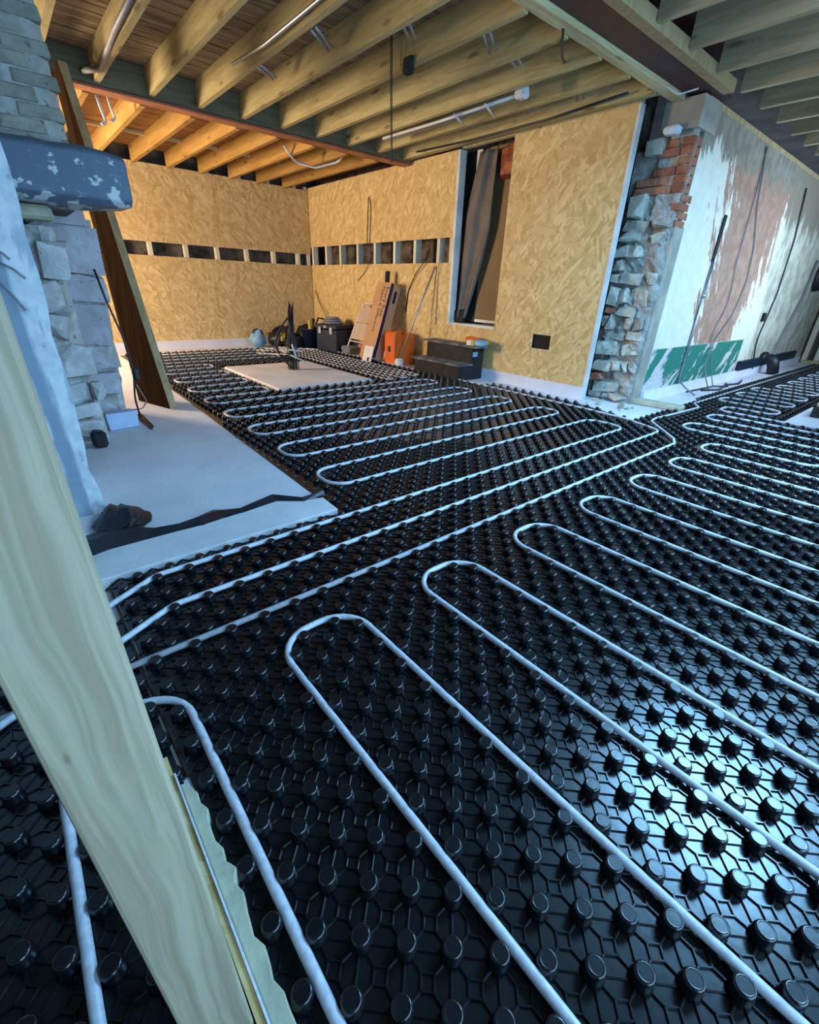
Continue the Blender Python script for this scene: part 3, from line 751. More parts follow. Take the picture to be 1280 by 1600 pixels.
for i in range(-40, 210):
    for j in range(-28, 145):
        if (i+j) % 2: continue
        x, y = X0+i*A, Y0+j*A
        if inside(x, y):
            if near_pipe(x, y, 0.021): continue
            cands.append((x, y))
        elif -1.15 < x < 0.04 and -0.2 < y < 1.58:
            if near_pipe(x, y, 0.021): continue
            cands2.append((x, y))
def place_nubs(cl, parent, nmax):
    inn = []; rest = []
    for (x, y) in cl:
        px, py, d = view(x, y, 0.02)
        vis = -12 < px < 1292 and -12 < py < 1612
        # hidden behind the post
        if vis and y > 0.44 and -0.2 < x/y < 0.03 and parent is mt: vis = False
        (inn if vis else rest).append((d, x, y))
    inn.sort(); rest += inn[nmax:]
    for d, x, y in inn[:nmax]: link('nub', nub_me, parent, loc=(x, y, ZT))
    b = MB()
    far_prof = [(0.0208, 0.0), (0.0180, 0.0245), (0.0145, 0.0298)]
    midp = [(0.0220, 0.0), (0.0192, 0.0270), (0.0168, 0.0325), (0.0132, 0.0325)]
    for d, x, y in rest:
        if 0 < d < 2.6: b.lathe(midp, 12, (x, y, ZT))
        else: b.lathe(far_prof, 8, (x, y, ZT))
    if rest: stuff(b.build('nubs', 'mat', parent, True))
place_nubs(cands, mt, 300)
place_nubs(cands2, mt2, 160)
# raised ridges between the nubs
def ridges(parent, test, dmax):
    b = MB(); H = 0.0046; W = 0.0056
    def strip(x0, y0, x1, y1):
        dx, dy = x1-x0, y1-y0; L = math.hypot(dx, dy); nx, ny = -dy/L*W/2, dx/L*W/2
        q = 0.5; z0, z1 = ZT, ZT+H
        b.add([(x0+nx, y0+ny, z0), (x0+nx*q, y0+ny*q, z1), (x0-nx*q, y0-ny*q, z1), (x0-nx, y0-ny, z0),
               (x1+nx, y1+ny, z0), (x1+nx*q, y1+ny*q, z1), (x1-nx*q, y1-ny*q, z1), (x1-nx, y1-ny, z0)],
              [(0, 4, 5, 1), (1, 5, 6, 2), (2, 6, 7, 3)])
    s = 0.0122
    for i in range(-40, 130):
        for j in range(-28, 90):
            if (i+j) % 2: 
                x, y = X0+i*A, Y0+j*A      # vacant site: centre of four nubs (a diamond at distance A)
                if not test(x, y): continue
                px, py, d = view(x, y, 0)
                if d > dmax or d < 0.1 or not (-60 < px < 1340 and -60 < py < 1680): continue
                # diamond edges (two of four, shared with the neighbours)
                strip(x-A, y, x, y+A); strip(x, y+A, x+A, y)
                # small inner square, sides parallel to the diamond edges
                c = [(x-s*1.41, y), (x, y+s*1.41), (x+s*1.41, y), (x, y-s*1.41)]
                for k in range(4): strip(*c[k], *c[(k+1) % 4])
                n = [(x-A, y), (x, y+A), (x+A, y), (x, y-A)]
                for k in range(4): strip(*c[k], *n[k])
    stuff(b.build('ridges', 'mat', parent))
ridges(mt, lambda x, y: inside(x, y), 3.6)
ridges(mt2, lambda x, y: -1.15 < x < 0.03 and -0.2 < y < 1.58, 3.0)

# ================================================================= FLOOR ITEMS
tag(bx('bare_slab', 'screed_trowel', 2.22, 3.49, 4.89, 6.64, 0.0, 0.022, None, 0.004), 'pale bare rectangular slab left open in the far mat', 'slab')
# membrane and screed lip by the left wall
b = MB(); top = [(-0.15, 2.30), (0.10, 2.36), (0.24, 2.33), (0.30, 2.23), (0.40, 2.19), (0.50, 2.24), (0.60, 2.29), (0.70, 2.20), (0.90, 2.27), (1.02, 2.12), (1.16, 2.12)]
bot = [(-0.15, 2.05), (0.10, 2.12), (0.24, 2.12), (0.30, 2.12), (0.40, 2.13), (0.50, 2.11), (0.60, 2.15), (0.70, 2.13), (0.90, 2.16), (1.02, 2.07), (1.16, 2.09)]
n = len(top); vs = []; rr = random.Random(5)
for (x, y), (x2, y2) in zip(top, bot):
    zt = rr.uniform(0.012, 0.028)
    vs += [(x2, y2, 0.027), (x2*0.5+x*0.5, y2*0.5+y*0.5, zt+0.02), (x, y, zt*0.4+0.004)]
fs = [(i*3+j, (i+1)*3+j, (i+1)*3+j+1, i*3+j+1) for i in range(n-1) for j in range(2)]
o = b.add(vs, fs).build('black_membrane', 'polythene'); md = o.modifiers.new('thickness', 'SOLIDIFY'); md.thickness = 0.004
tag(o, 'crumpled black polythene strip lying across the pale screed', 'membrane')
b = MB(); vs = []
for i in range(9):
    for j in range(7):
        u, v = i/8, j/6; wdt = 0.5 + 0.5*math.sin(math.pi*min(1, v*1.15 + 0.02)); x = 0.20 + (u-0.5)*0.27*wdt + 0.02*mnoise.noise((u*4, v*4, 2)); y = 2.29 + v*0.28 + 0.03*mnoise.noise((u*3, v*3, 7))
        vs.append((x, y, 0.016 + 0.055*abs(mnoise.noise((u*3.1, v*2.7, 4.4)))*math.sin(math.pi*u) + 0.045*math.sin(math.pi*u)*math.sin(math.pi*v)))
b.add(vs, [(i*7+j, (i+1)*7+j, (i+1)*7+j+1, i*7+j+1) for i in range(8) for j in range(6)])
o = b.build('polythene_flap', 'polythene'); md = o.modifiers.new('thickness', 'SOLIDIFY'); md.thickness = 0.004
tag(o, 'folded black polythene flap at the foot of the left wall', 'membrane')
b = MB(); pt = [(0.0, 2.10), (0.10, 2.125), (0.30, 2.125), (0.50, 2.12), (0.70, 2.14), (0.90, 2.165), (1.05, 2.08), (1.13, 2.06)]
b.prism([(-0.3, 1.885), (1.12, 1.885), (1.13, 2.06)] + pt[::-1][1:] + [(-0.3, 2.08)], 0.0, 0.026)
tag(b.build('screed_lip', 'screed_trowel', None, False, 0.005), 'rough raised screed strip between black polythene and black mat', 'screed')
for (pa, pb, nm) in (((0.47, 3.55), (0.56, 2.65), 'a'), ((0.52, 2.95), (0.56, 2.45), 'b'), ((0.40, 2.95), (0.42, 2.35), 'c')):
    pass
tag(rock(0.22, 0.12, 0.13, random.Random(2), 0.05, 0.06).build('insulation_block', 'insul', None, loc=(0.53, 4.22, 0.068), rot=(0, 0, 0.1)), 'pale blue insulation offcut on the floor by the left rubble', 'insulation')
tag(rock(0.09, 0.09, 0.12, random.Random(6), 0.2).build('black_offcut', 'polythene', None, loc=(0.31, 3.76, 0.062)), 'black lump of plastic at the foot of the left rubble', 'offcut')
o = MB().tube(fillet([(0.61, 4.30, 1.14), (0.64, 4.30, 0.93), (0.69, 4.30, 0.69), (0.715, 4.30, 0.44), (0.675, 4.30, 0.20), (0.70, 4.40, 0.02)], 0.2), 0.008, 6).build('dangling_cable', 'cable', None, True)
tag(o, 'black cable hanging beside the leaning plank down to the screed', 'cable')
tag(rock(0.05, 0.06, 0.10, random.Random(6), 0.1).build('junction_box', 'cable', None, loc=(0.725, 4.30, 0.40)), 'small black connector on the cable beside the leaning plank', 'connector')
o = MB().tube(fillet([(0.72, 4.36, 0.30), (0.80, 4.55, 0.12), (0.78, 4.72, 0.012), (0.66, 4.78, 0.012)], 0.15), 0.006, 6).build('loose_wire', 'cable_grey', None, True)
tag(o, 'thin grey wire loop on the floor behind the leaning plank', 'wire')
o = MB().prism([(0.68, 4.55), (0.74, 4.57), (0.735, 4.12), (0.70, 4.02)], 0.001, 0.012).build('black_strip', 'polythene')
tag(o, 'short black plastic strip lying beside the blue insulation offcut', 'strip')
for k, pp in enumerate(([(0.03, 2.58, 1.18), (0.07, 2.56, 1.165), (0.087, 2.55, 1.145)], [(0.04, 2.58, 1.14), (0.09, 2.56, 1.11), (0.118, 2.55, 1.079)], [(0.035, 2.58, 1.06), (0.065, 2.56, 1.01), (0.086, 2.55, 0.962)])):
    o = MB().tube([(pp[0][0]-0.06, 2.61, pp[0][2]+0.03)] + pp, 0.005, 6).build('wire_stub', 'cable_grey', None, True)
    tag(o, ['upper', 'middle', 'lowest'][k] + ' cut wire sticking out of the pale left plaster', 'wire', 'wires in the left plaster')
# bundle of cables on slab
t = thing('cable_bundle', 'bundle of black cables standing upright on the pale slab', 'cables', None, (2.95, 6.0, 0.022))
rr = random.Random(3)
for k in range(11):
    a = k*2*math.pi/11; q_ = rr.uniform(0.035, 0.075); ox, oy = q_*math.cos(a), q_*math.sin(a)
    hh = rr.uniform(0.66, 0.86)
    p = [(ox*1.1, oy*1.1, 0.0), (ox, oy, 0.18), (ox*0.8, oy*0.8, 0.34), (ox*0.55 + rr.uniform(-.02, .02), oy*0.55, 0.5), (ox*0.5+0.02, oy*0.5, hh)]
    MB().tube(fillet(p, 0.2, 3), 0.008, 6).build('cable', 'cable', t, True)
for k, (wx, hz) in enumerate(((0.24, 0.52), (0.20, 0.44), (-0.16, 0.30))):
    p = [(0, 0.02*k, 0.0)] + [(-wx*math.sin(math.pi*q/8)*0.9 - 0.02, 0.03*k, 0.02 + hz*q/8*1.25) for q in range(1, 9)]
    MB().tube(p, 0.010 if k < 2 else 0.006, 6).build('loop', 'cable' if k < 2 else 'cable_grey', t, True)
for k, (a, c) in enumerate((((-0.03, -0.06, 0.34), (0.02, -0.06, 0.17)), ((-0.06, -0.06, 0.20), (0.16, -0.05, 0.10)), ((-0.08, -0.05, 0.27), (0.13, -0.05, 0.24)))):
    MB().tube([a, c], 0.011, 6).build('white_tie', 'white_plastic', t, True)
# wooden block at pier foot
tag(rock(0.16, 0.52, 0.055, random.Random(3), 0.04).build('timber_block', 'cream_glue', None, loc=(5.38, 2.06, 0.029), rot=(0, 0, 0.10)), 'pale greenish timber offcut on the floor at the pier foot', 'block')
rr = random.Random(21)
for k in range(9):
    s = rr.uniform(0.02, 0.055)
    o = rock(s, s*1.2, s*0.6, rr, 0.25).build('rubble_chip', 'stone', None, loc=(4.86 + rr.uniform(-0.05, 0.20), 2.42 + rr.uniform(-0.25, 0.2), s*0.3))
    tag(o, 'small loose stone chip on the screed before the rough pier', 'stone', 'chips at the pier foot')
# right-hand slab and hearth block
tag(bx('bare_slab', 'screed_trowel', 5.76, 6.95, 0.36, 0.985, 0.0, 0.02, None, 0.004), 'pale bare slab patch in the mat at the right edge', 'slab')
t = thing('hearth_block', 'dark low block with a pale top at the right edge', 'block', None, (6.55, 0.75, 0.02))
MB().box(-0.24, 0.3, -0.3, 0.13, 0.0, 0.10).build('base', 'black_ply', t, bevel=0.01)
rock(0.5, 0.40, 0.06, rr, 0.06).build('pale_top', 'cream_glue', t, loc=(0.06, -0.08, 0.13))

# ================================================================= THINGS ALONG THE OSB WALL
# steps
t = thing('wooden_steps', 'black two-tread wooden steps against the OSB wall under the opening', 'steps', None, (4.42, 4.72, 0))
MB().box(0.04, 0.27, -0.44, 0.46, 0.0, 0.19).build('lower_riser', 'black_ply', t, bevel=0.004)
MB().box(0.0, 0.27, -0.47, 0.49, 0.19, 0.215).build('lower_tread', 'dusty', t, bevel=0.004)
MB().box(0.27, 0.50, -0.44, 0.46, 0.0, 0.415).build('upper_riser', 'black_ply', t, bevel=0.004)
MB().box(0.23, 0.505, -0.54, 0.52, 0.415, 0.44).build('upper_tread', 'dusty', t, bevel=0.004)
tag(rock(0.14, 0.18, 0.09, random.Random(8), 0.2).build('orange_packet', 'orange', None, loc=(4.80, 4.40, 0.488)), 'crumpled orange packet on the top black step', 'packet')
t = thing('small_carton', 'small white and yellow carton on the top black step', 'carton', None, (4.72, 4.36, 0.442))
MB().box(-0.04, 0.04, -0.05, 0.03, 0, 0.06).build('white_half', 'white_plastic', t); MB().box(-0.041, 0.041, -0.10, -0.05, 0, 0.06).build('yellow_half', 'yellow', t)
tag(rock(0.12, 0.14, 0.07, random.Random(3), 0.2).build('blue_cloth', 'cyan', None, loc=(4.76, 4.21, 0.476)), 'pale blue cloth bunched on the top black step', 'cloth')
tag(rock(0.08, 0.10, 0.06, random.Random(5), 0.2).build('yellow_tub', 'yellow', None, loc=(4.86, 4.24, 0.475)), 'small yellow tub behind the blue cloth on the steps', 'tub')
tag(bx('paper_tag', 'cyan', 4.70, 4.79, 4.270, 4.276, 0.30, 0.36), 'light blue paper tag stuck on the end of the black steps', 'tag')
# orange jerry can
t = thing('fuel_can', 'bright orange plastic can with moulded handle beside the black steps', 'can', None, (4.70, 5.83, 0))
prof = [(-0.19, 0.0), (0.19, 0.0), (0.205, 0.02), (0.205, 0.40), (0.16, 0.465), (0.06, 0.485), (0.035, 0.445), (-0.07, 0.445), (-0.095, 0.49), (-0.17, 0.485), (-0.205, 0.44), (-0.205, 0.02)]
b = MB(); n = len(prof)
b.add([(x, -0.125, z) for x, z in prof] + [(x, 0.125, z) for x, z in prof], [tuple(range(n)), tuple(range(n, 2*n))[::-1]] + [(i, n+i, n+(i+1) % n, (i+1) % n) for i in range(n)])
fb_ = b.build('body', 'orange', t, bevel=0.022)
MB().tube([(-0.10, 0, 0.475), (-0.02, 0, 0.488), (0.06, 0, 0.475)], 0.016, 8).build('handle', 'orange', t, True)
MB().box(-0.216, -0.203, -0.03, 0.03, 0.20, 0.28).build('latch', 'cable', fb_, bevel=0.004)
MB().box(-0.16, 0.16, -0.131, -0.124, 0.07, 0.36).build('side_panel', 'orange', fb_, bevel=0.006)
# leaning carton
U = Vector((0.36, -0.02, 1.10)).normalized(); W = Vector((0.0, -1.0, 0.0)); W = (W - U*W.dot(U)).normalized(); D = U.cross(W)*-1
if D.x < 0: D = -D
t = thing('carton', 'tall brown cardboard carton leaning against the OSB wall', 'carton', None, (4.36, 6.46, 0.072))
mw = Matrix((W, D, U)).transposed().to_4x4()
mw.translation = t.location; t.matrix_world = mw
cb = MB().box(0, 0.36, 0, 0.20, 0, 1.15).build('body', 'card', t, bevel=0.003)
MB().box(0.3605, 0.3625, 0.0, 0.055, 0.02, 1.14).build('dark_stripe', 'ink', cb)
def text(s, size, parent, mloc, name='lettering', mat='ink'):
    cu = bpy.data.curves.new(name, 'FONT'); cu.body = s; cu.size = size; cu.extrude = 0.0006; cu.resolution_u = 2
    tmp = bpy.data.objects.new('tmp', cu); C.objects.link(tmp)
    me = bpy.data.meshes.new_from_object(tmp.evaluated_get(bpy.context.evaluated_depsgraph_get()))
    bpy.data.objects.remove(tmp); me.name = name; me.materials.clear(); me.materials.append(M[mat])
    o = bpy.data.objects.new(name, me); C.objects.link(o); o.parent = parent; o.matrix_local = mloc; return o
# reads downwards on the front face (local x right, z up, face at y = 0 looking to -y)
def lm(x, z, y=-0.0015): return Matrix(((0, 1, 0, x), (0, 0, -1, y), (-1, 0, 0, z), (0, 0, 0, 1)))
text('Every Step', 0.105, cb, lm(0.268, 1.09)); text('Makes A Difference', 0.085, cb, lm(0.175, 1.09))
MB().box(0.363, 0.3640, 0.10, 0.15, 0.88, 1.06).build('side_print', 'ink', cb)
tag(rock(0.07, 0.06, 0.16, random.Random(4), 0.1).build('silicone_gun', 'cable', None, loc=(4.80, 6.30, 1.235), rot=(0.1, 0, 0)), 'small black tool standing on top of the leaning carton', 'tool')
# leaflet
t = thing('leaflet', 'white printed leaflet leaning on the foot of the tall carton', 'leaflet', None, (4.29, 6.17, 0.002))
o = MB().box(-0.003, 0.0, -0.12, 0.12, 0.0, 0.26).build('sheet', 'white_plastic', t, rot=(0, 0.3, 0)); o = MB().box(-0.0045, -0.003, -0.06, -0.01, 0.03, 0.09).build('print', 'ink', t, rot=(0, 0.3, 0))
# stick with sponge head
t = thing('long_handled_float', 'long pale pole with white head leaning against the OSB wall', 'pole', None, (4.52, 5.62, 0.0))
a_, b_ = Vector((0.0, 0.0, 0.09)), Vector((0.41, -0.27, 1.38))
MB().tube([a_, b_], 0.012, 8).build('pole', 'galv', t, True)
rock(0.10, 0.14, 0.12, random.Random(7), 0.15).build('head', 'white_plastic', t, loc=(0, 0, 0.062))
# step stool folded
t = thing('step_stool', 'folded white step stool with beige treads beside the carton', 'step stool', None, (4.58, 6.93, 0.0))
def P(u, v): return Vector((v*0.26, -u - v*0.12, v*0.86))     # u across, v up (0..1)
fr = [P(-0.30, 0.012), P(-0.25, 0.55), P(-0.20, 0.86), P(-0.13, 0.97), P(0.13, 0.97), P(0.20, 0.86), P(0.25, 0.55), P(0.30, 0.012)]
sf = MB().tube(fillet(fr, 0.06, 5), 0.016, 8).build('frame', 'white_plastic', t, True)
def pan(nm, u, v0, v1, mat):
    o_ = Vector((-0.02, 0, 0.005)); q = [P(-u, v0), P(u, v0), P(u*0.92, v1), P(-u*0.92, v1)]
    MB().hexa([q[0]+o_, q[1]+o_, q[1], q[0], q[3]+o_, q[2]+o_, q[2], q[3]]).build(nm, mat, t, bevel=0.004)
pan('tread', 0.215, 0.62, 0.90, 'beige'); pan('tread', 0.235, 0.30, 0.56, 'beige')
MB().tube([P(-0.25, 0.58), P(0.25, 0.58)], 0.012, 8).build('crossbar', 'white_plastic', t, True)
MB().tube([P(-0.28, 0.26), P(0.28, 0.26)], 0.012, 8).build('crossbar', 'white_plastic', t, True)
for s_ in (-1, 1): MB().tube([P(0.30*s_, 0.0)+Vector((0, 0, 0.012)), P(0.297*s_, 0.05)], 0.021, 8).build('rubber_foot', 'cable', sf, True)
tag(bx('red_box', 'red', 4.66, 4.86, 6.58, 6.88, 0.0, 0.24, None, 0.012), 'red box behind the legs of the step stool', 'box')
tag(rock(0.22, 0.26, 0.13, random.Random(1), 0.2).build('grey_rag', 'cable_grey', None, loc=(4.66, 7.18, 0.068)), 'grey crumpled bag on the floor behind the step stool', 'bag')
# trunk and bucket
t = thing('tool_chest', 'large dark navy tool chest with silver latches near the corner', 'tool box', None, (4.60, 7.62, 0.0), math.radians(18))
MB().box(-0.22, 0.26, -0.24, 0.24, 0.0, 0.38).build('body', 'bluebox', t, bevel=0.02)
lid = MB().box(-0.235, 0.275, -0.255, 0.255, 0.385, 0.465).build('lid', 'bluebox', t, bevel=0.02)
for s_ in (-0.13, 0.13):
    MB().box(-0.25, -0.222, s_-0.03, s_+0.03, 0.31, 0.42).build('latch', 'galv', lid, bevel=0.004)
MB().box(-0.25, -0.236, -0.03, 0.03, 0.405, 0.445).build('latch', 'galv', lid, bevel=0.003)
t = thing('hose_coil', 'grey flat coil lying on the lid of the navy tool chest', 'coil', None, (4.60, 7.66, 0.466))
for k in range(3):
    rad = 0.17 - 0.03*k
    MB().tube([(rad*math.cos(q*math.pi/10), rad*math.sin(q*math.pi/10), 0.022 + 0.036*k) for q in range(21)], 0.019, 6).build('turn', 'cable_grey', t, True)
t = thing('tool_bucket', 'dark blue bucket full of tools beside the navy tool chest', 'bucket', None, (4.36, 8.06, 0.0))
MB().lathe([(0.13, 0.0), (0.17, 0.34), (0.18, 0.345), (0.18, 0.36), (0.165, 0.36), (0.12, 0.02)], 18).build('body', 'bluebox', t, True)
rock(0.07, 0.07, 0.20, random.Random(2), 0.1).build('yellow_tool', 'yellow', t, loc=(-0.03, -0.06, 0.42)); rock(0.05, 0.05, 0.22, random.Random(3), 0.1).build('black_tool', 'cable', t, loc=(0.05, 0.02, 0.42), rot=(0.3, 0.2, 0))
MB().tube([(0.02, -0.06, 0.3), (0.06, -0.20, 0.55), (0.2, -0.22, 0.52)], 0.018, 6).build('tool_handle', 'cable', t, True)
def bag(name, label, loc, sx, sy, sz, mat, seed):
    t = thing(name, label, 'bag', None, loc)
    b = MB(); n, k = 14, 8; vs = []; 
    for i in range(k+1):
        ph = math.pi*i/k
        for j in range(n):
            a = 2*math.pi*j/n; p = Vector((math.sin(ph)*math.cos(a), math.sin(ph)*math.sin(a), -math.cos(ph)))
            q = 1 + 0.28*mnoise.noise(p*2.3 + Vector((seed, 0, 0))) + 0.22*mnoise.noise(p*5.5 + Vector((seed, 3, 0)))
            vs.append((p.x*sx*q, p.y*sy*q, max(0, (p.z*0.5+0.42)*sz*q)))
    fs = [(i*n+j, i*n+(j+1) % n, (i+1)*n+(j+1) % n, (i+1)*n+j) for i in range(k) for j in range(n)]
    b.add(vs, fs).build('body', mat, t, True)
    MB().tube([(0.7*sx*math.cos(q*math.pi/8), 0, sz*0.72 + 0.10*math.sin(q*math.pi/8)) for q in range(9)], 0.012, 6).build('strap', 'cable', t, True)
    return t
tb = bag('tool_bag', 'black fabric tool bag with a yellow pocket in the far corner', (4.02, 8.52, 0), 0.30, 0.22, 0.36, 'cable', 3.0)
rock(0.09, 0.05, 0.14, random.Random(2), 0.15).build('yellow_pocket', 'yellow', tb, loc=(-0.10, -0.20, 0.20))
bag('tool_bag', 'dark slumped bag between tool bag and bucket', (4.50, 8.42, 0), 0.22, 0.24, 0.42, 'bluebox', 8.0)
bag('rubbish_bag', 'pale blue and white plastic bag at the left of the tool bags', (3.58, 8.66, 0), 0.15, 0.16, 0.30, 'cyan', 5.0)
bag('tool_bag', 'low black bag lying in front of the blue bucket', (4.10, 8.20, 0), 0.20, 0.16, 0.24, 'cable', 12.0)
# dust sheet in the opening
b = MB(); nu, nv = 20, 26; vs = []
for i in range(nv+1):
    tt = i/nv; z = 2.62 - 1.88*tt
    yl = 4.78 + (4.995-4.78)*min(1, tt/0.34); 
    yr = 4.46 + 0.03*math.sin(tt*3) if tt < 0.45 else 4.50 + (4.80-4.50)*((tt-0.45)/0.55)**1.15
    for j in range(nu+1):
        s_ = j/nu; fold = 0.035*math.sin(s_*11 + 1.2*math.sin(tt*2.5))*(1-0.3*tt) + 0.015*math.sin(s_*23+tt*4)
        vs.append((5.055 + fold, yl + (yr-yl)*s_, z))
fs = [(i*(nu+1)+j, (i+1)*(nu+1)+j, (i+1)*(nu+1)+j+1, i*(nu+1)+j+1) for i in range(nv) for j in range(nu)]
o = b.add(vs, fs).build('dust_sheet', 'curtain', None, True); md = o.modifiers.new('thickness', 'SOLIDIFY'); md.thickness = 0.006
tag(o, 'grey brown dust sheet hanging in folds inside the wall opening', 'curtain')
tag(rock(0.10, 0.24, 0.34, random.Random(5), 0.25).build('copper_wrapping', 'copper', None, loc=(5.08, 4.30, 2.46)), 'shiny copper coloured wrapping at the top of the wall opening', 'wrapping')
tag(rock(0.08, 0.20, 0.17, random.Random(9), 0.25).build('rag', 'dark', None, loc=(5.06, 4.93, 0.763)), 'dark rag on the sill in the lower corner of the opening', 'rag')
# cables on the OSB
def wire(label, pts, r=0.006, mat='cable', rad=0.12):
    return tag(MB().tube(fillet(pts, rad, 5), r, 6).build('loose_cable', mat, None, True), label, 'cable')
xw = XB-0.012
wire('dark cable loop hanging on the upper OSB sheet', [(xw, 7.00, 2.35), (xw, 7.03, 1.95), (xw, 7.05, 1.70), (xw, 6.98, 1.70), (xw, 6.93, 2.2), (xw, 6.97, 2.36)], 0.006)
wire('black cable looping out of the slot behind the long pole', [(XB+0.03, 5.55, 1.6), (xw-0.05, 5.52, 1.46), (xw-0.02, 5.75, 1.30), (xw, 5.95, 1.05), (xw, 6.0, 0.75)], 0.008)
wire('thin brown cable drooping from the slot above the stool', [(XB+0.03, 6.95, 1.6), (xw-0.03, 6.95, 1.43), (xw, 7.15, 1.28), (xw, 7.32, 1.18)], 0.005)
wire('thin cable hanging straight down the OSB beside the steps', [(XB+0.03, 5.22, 1.6), (xw-0.03, 5.25, 1.46), (xw, 5.30, 1.2), (xw, 5.29, 0.62)], 0.005, 'cable_grey')
wire('thin cable sticking up in the corner behind the tool chest', [(4.85, 8.2, 0.45), (4.9, 8.6, 0.75), (4.92, 8.8, 0.98)], 0.008)

# ================================================================= RIGHT WALL DETAILS
yw = 2.285
t = thing('conduit', 'grey vertical conduit running down the plastered wall', 'conduit', None, (6.40, yw, 0.03))
MB().tube([(0, 0, 0), (0, 0, 1.45)], 0.016, 8).build('tube', 'galv', t, True); MB().box(-0.035, 0.035, 0.002, 0.02, 1.45, 1.90).build('chase', 'dark', t); MB().tube([(0, 0, 1.08), (0, 0, 1.13)], 0.024, 8).build('coupler', 'galv', t, True)
MB().tube([(0, 0, 0.14), (0.03, -0.1, 0.05), (0.06, -0.22, -0.02)], 0.010, 6).build('tail', 'cable_grey', t, True)
wire('long grey cable drooping down the brown patch of plastered wall', [(6.95, yw, 2.62), (7.25, yw, 2.1), (7.6, yw, 1.7), (7.75, yw, 1.3), (7.6, yw, 0.9), (7.25, yw, 0.62), (7.05, yw-0.02, 0.3), (7.10, yw-0.15, 0.01)], 0.008, 'cable_grey', 0.4)
wire('second grey cable beside the drooping one on plastered wall', [(6.98, yw, 2.62), (7.10, yw, 2.0), (7.15, yw, 1.5), (7.35, yw, 1.0), (7.0, yw, 0.68), (7.32, yw-0.02, 0.3), (7.35, yw-0.12, 0.01)], 0.007, 'cable_grey', 0.4)
wire('dark cable down the mottled far part of the plastered wall', [(8.9, yw, 2.5), (9.2, yw, 1.9), (9.3, yw, 1.2), (9.1, yw, 0.5), (9.3, yw-0.03, 0.1)], 0.010, 'cable', 0.4)
wire('thick blue grey cable curving down near the far doorway', [(10.9, yw-0.01, 1.75), (10.85, yw-0.02, 1.2), (10.5, yw-0.03, 0.7), (10.2, yw-0.04, 0.3), (10.2, yw-0.06, 0.02)], 0.018, 'cable_grey', 0.5)
t = thing('cable_coil', 'coiled black cable hanging on the wall at the right edge', 'cable coil', None, (11.35, yw-0.03, 1.54))
for k in range(3): MB().tube([(0.16*math.cos(q*math.pi/10)*(1-0.05*k), -0.03*k, 0.24*math.sin(q*math.pi/10)*(1-0.04*k)) for q in range(21)], 0.022, 6).build('turn', 'cable', t, True)
t = thing('pipe_elbow', 'black pipe elbow sticking out of the skirting at right', 'pipe', None, (9.72, 2.16, 0.0))
MB().tube(fillet([(0.0, 0.10, 0.24), (0.0, -0.05, 0.24), (0.02, -0.10, 0.015)], 0.1), 0.085, 10).build('bend', 'cable', t, True)
MB().tube([(0.0, 0.12, 0.24), (0.0, 0.06, 0.24)], 0.105, 10).build('collar', 'cable', t, True)
tag(bx('dark_batten', 'bluebox', 8.55, 11.8, 2.24, 2.29, 0.125, 0.26), 'dark blue batten above the skirting along the far plastered wall', 'batten')
wire('black cable lying on the floor along the plastered wall', [(6.9, 2.15, 0.012), (7.2, 2.02, 0.012), (7.7, 2.12, 0.012), (8.0, 2.04, 0.012), (8.4, 2.12, 0.012)], 0.014, 'cable', 0.2)
wire('second black cable tangled on the floor by the plastered wall', [(6.6, 2.22, 0.012), (7.3, 2.14, 0.03), (7.6, 2.04, 0.012), (7.9, 2.18, 0.012)], 0.010, 'cable', 0.2)
tag(rock(0.09, 0.13, 0.07, random.Random(5), 0.2).build('white_tissue', 'white_plastic', None, loc=(5.12, 2.49, 2.455)), 'white crumpled filler lump on top of the broken pier', 'filler')
tag(bx('socket_box', 'dark', 8.98, 9.08, 2.27, 2.299, 0.82, 0.94), 'small dark socket box on the mottled plaster', 'socket')

# ================================================================= CEILING DETAILS
t = thing('cable_tray', 'cluster of grey white conduits clipped between ceiling joists', 'conduit', None, (4.02, 4.4, 2.64))
for k, dx in enumerate((-0.03, 0.02, 0.07)):
    MB().tube([(dx, -1.0+0.1*k, 0.015*k), (dx+0.01, 0, 0.01*k), (dx, 0.95, 0.01)], 0.014, 6).build('tube', ['white_plastic', 'cable_grey', 'galv'][k], t, True)
rock(0.10, 0.10, 0.09, random.Random(3), 0.2).build('white_cap', 'white_plastic', t, loc=(0.0, -1.04, 0.02))
for k, yy in enumerate((-0.6, -0.2)): MB().tube([(-0.10, yy-0.1, -0.015), (0.22, yy+0.06, -0.02)], 0.010, 6).build('clip', 'white_plastic', t, True)
for k, (x, y, dx, dy, lb) in enumerate(((2.30, 4.75, 0.20, 0.03, 'pale conduit stub between joists at the upper left'), (2.74, 3.35, 0.18, 0.05, 'pale conduit stub above the hanging cable'), (2.36, 3.9, 0.20, 0.05, 'bright conduit stub beside the grey joist cable'), (3.25, 3.05, 0.2, 0.05, 'twin pale conduit stub between the middle joists'), (3.6, 3.1, 0.2, 0.02, 'short pale conduit stub near the maroon beam'), (4.45, 3.65, 0.2, 0.03, 'pale conduit stub above the OSB wall head'), (4.52, 3.12, 0.2, 0.02, 'pale conduit stub near the pier end of the joists'))):
    t = thing('conduit_stub', lb, 'conduit', 'conduit stubs in the ceiling', (x, y, 2.72))
    for s_ in (0, 1): MB().tube([(-dx*0.5, -dy + s_*0.06, 0.02), (dx*0.5, dy + s_*0.06, -0.02)], 0.011, 6).build('tube', 'galv', t, True)
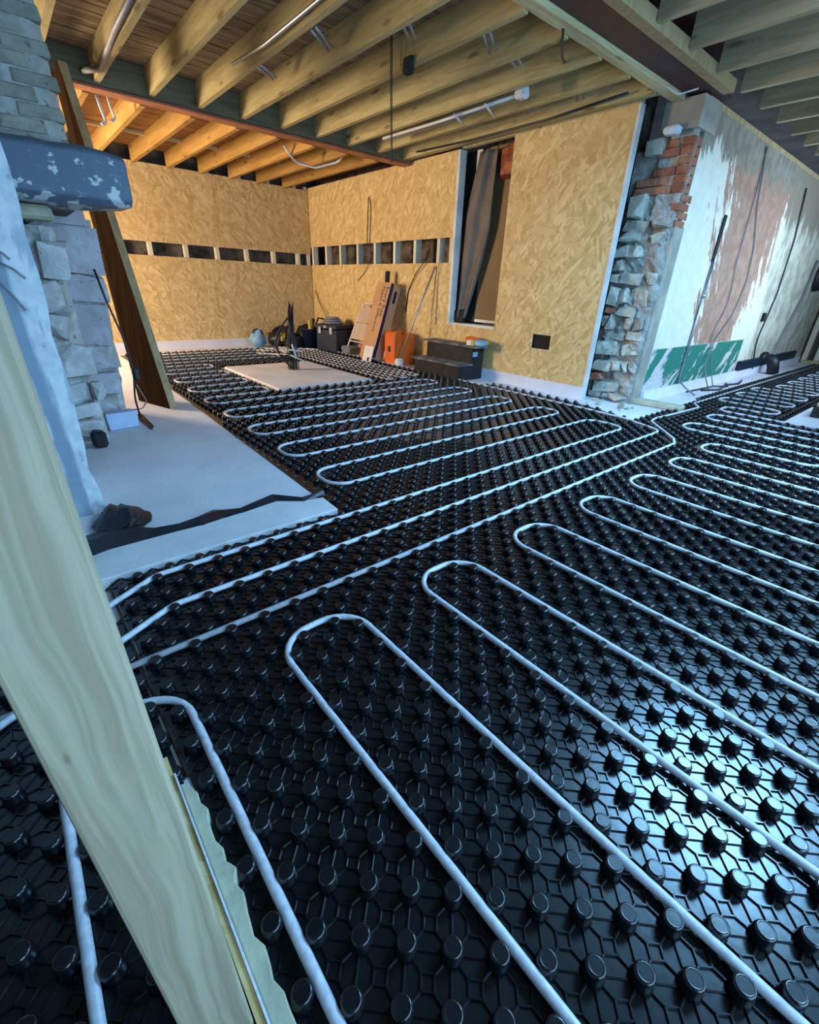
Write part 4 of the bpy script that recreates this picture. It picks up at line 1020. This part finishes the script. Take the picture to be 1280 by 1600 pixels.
wire('twin black cable hanging straight down from a ceiling joist', [(2.90, 3.80, 2.86), (2.90, 3.79, 2.5), (2.92, 3.80, 2.06), (2.94, 3.81, 2.06), (2.935, 3.82, 2.5), (2.93, 3.82, 2.86)], 0.004, 'cable', 0.01)
tag(rock(0.06, 0.09, 0.10, random.Random(12), 0.2).build('ceiling_bracket', 'black_ply', None, loc=(2.975, 3.66, 2.655)), 'dark metal bracket on the joist where the twin cable hangs', 'bracket')
wire('grey flexible tube following a joist at the upper left', [(1.12, 5.9, 2.70), (1.20, 5.6, 2.66), (1.17, 4.8, 2.68), (1.17, 3.6, 2.70)], 0.022, 'cable_grey', 0.2)
wire('white cable bundle running along a joist at the top', [(2.02, 4.8, 2.70), (2.03, 4.2, 2.67), (2.05, 3.4, 2.69), (2.05, 2.8, 2.72)], 0.012, 'galv', 0.2)
wire('white cable sagging below the orange joists', [(3.35, 6.6, 2.66), (3.6, 6.8, 2.56), (3.85, 6.7, 2.52), (4.1, 6.5, 2.60), (4.12, 6.4, 2.68)], 0.014, 'white_plastic', 0.15)
wire('white bent cable end dangling under the rust red beam', [(1.25, 6.35, 2.806), (1.30, 6.4, 2.58), (1.33, 6.42, 2.47), (1.28, 6.40, 2.45)], 0.014, 'white_plastic', 0.04)
wire('second white cable end dangling under the rust red beam', [(1.36, 6.35, 2.806), (1.39, 6.4, 2.60), (1.42, 6.42, 2.52), (1.37, 6.40, 2.49)], 0.012, 'white_plastic', 0.04)
wire('dark cable draped round the batten of the maroon beam', [(3.30, 2.62, 2.86), (3.34, 2.50, 2.66), (3.44, 2.58, 2.64), (3.7, 2.75, 2.66), (3.95, 2.9, 2.72)], 0.010, 'cable', 0.1)
wire('dark cable running along the joist over the tall OSB sheet', [(4.72, 5.6, 2.68), (4.70, 4.6, 2.645), (4.72, 3.6, 2.65), (4.70, 2.75, 2.68)], 0.010, 'cable', 0.2)
wire('thin white wire strung under the end of maroon beam', [(4.75, 2.46, 2.68), (4.9, 2.40, 2.64), (5.02, 2.30, 2.685)], 0.006, 'white_plastic', 0.1)
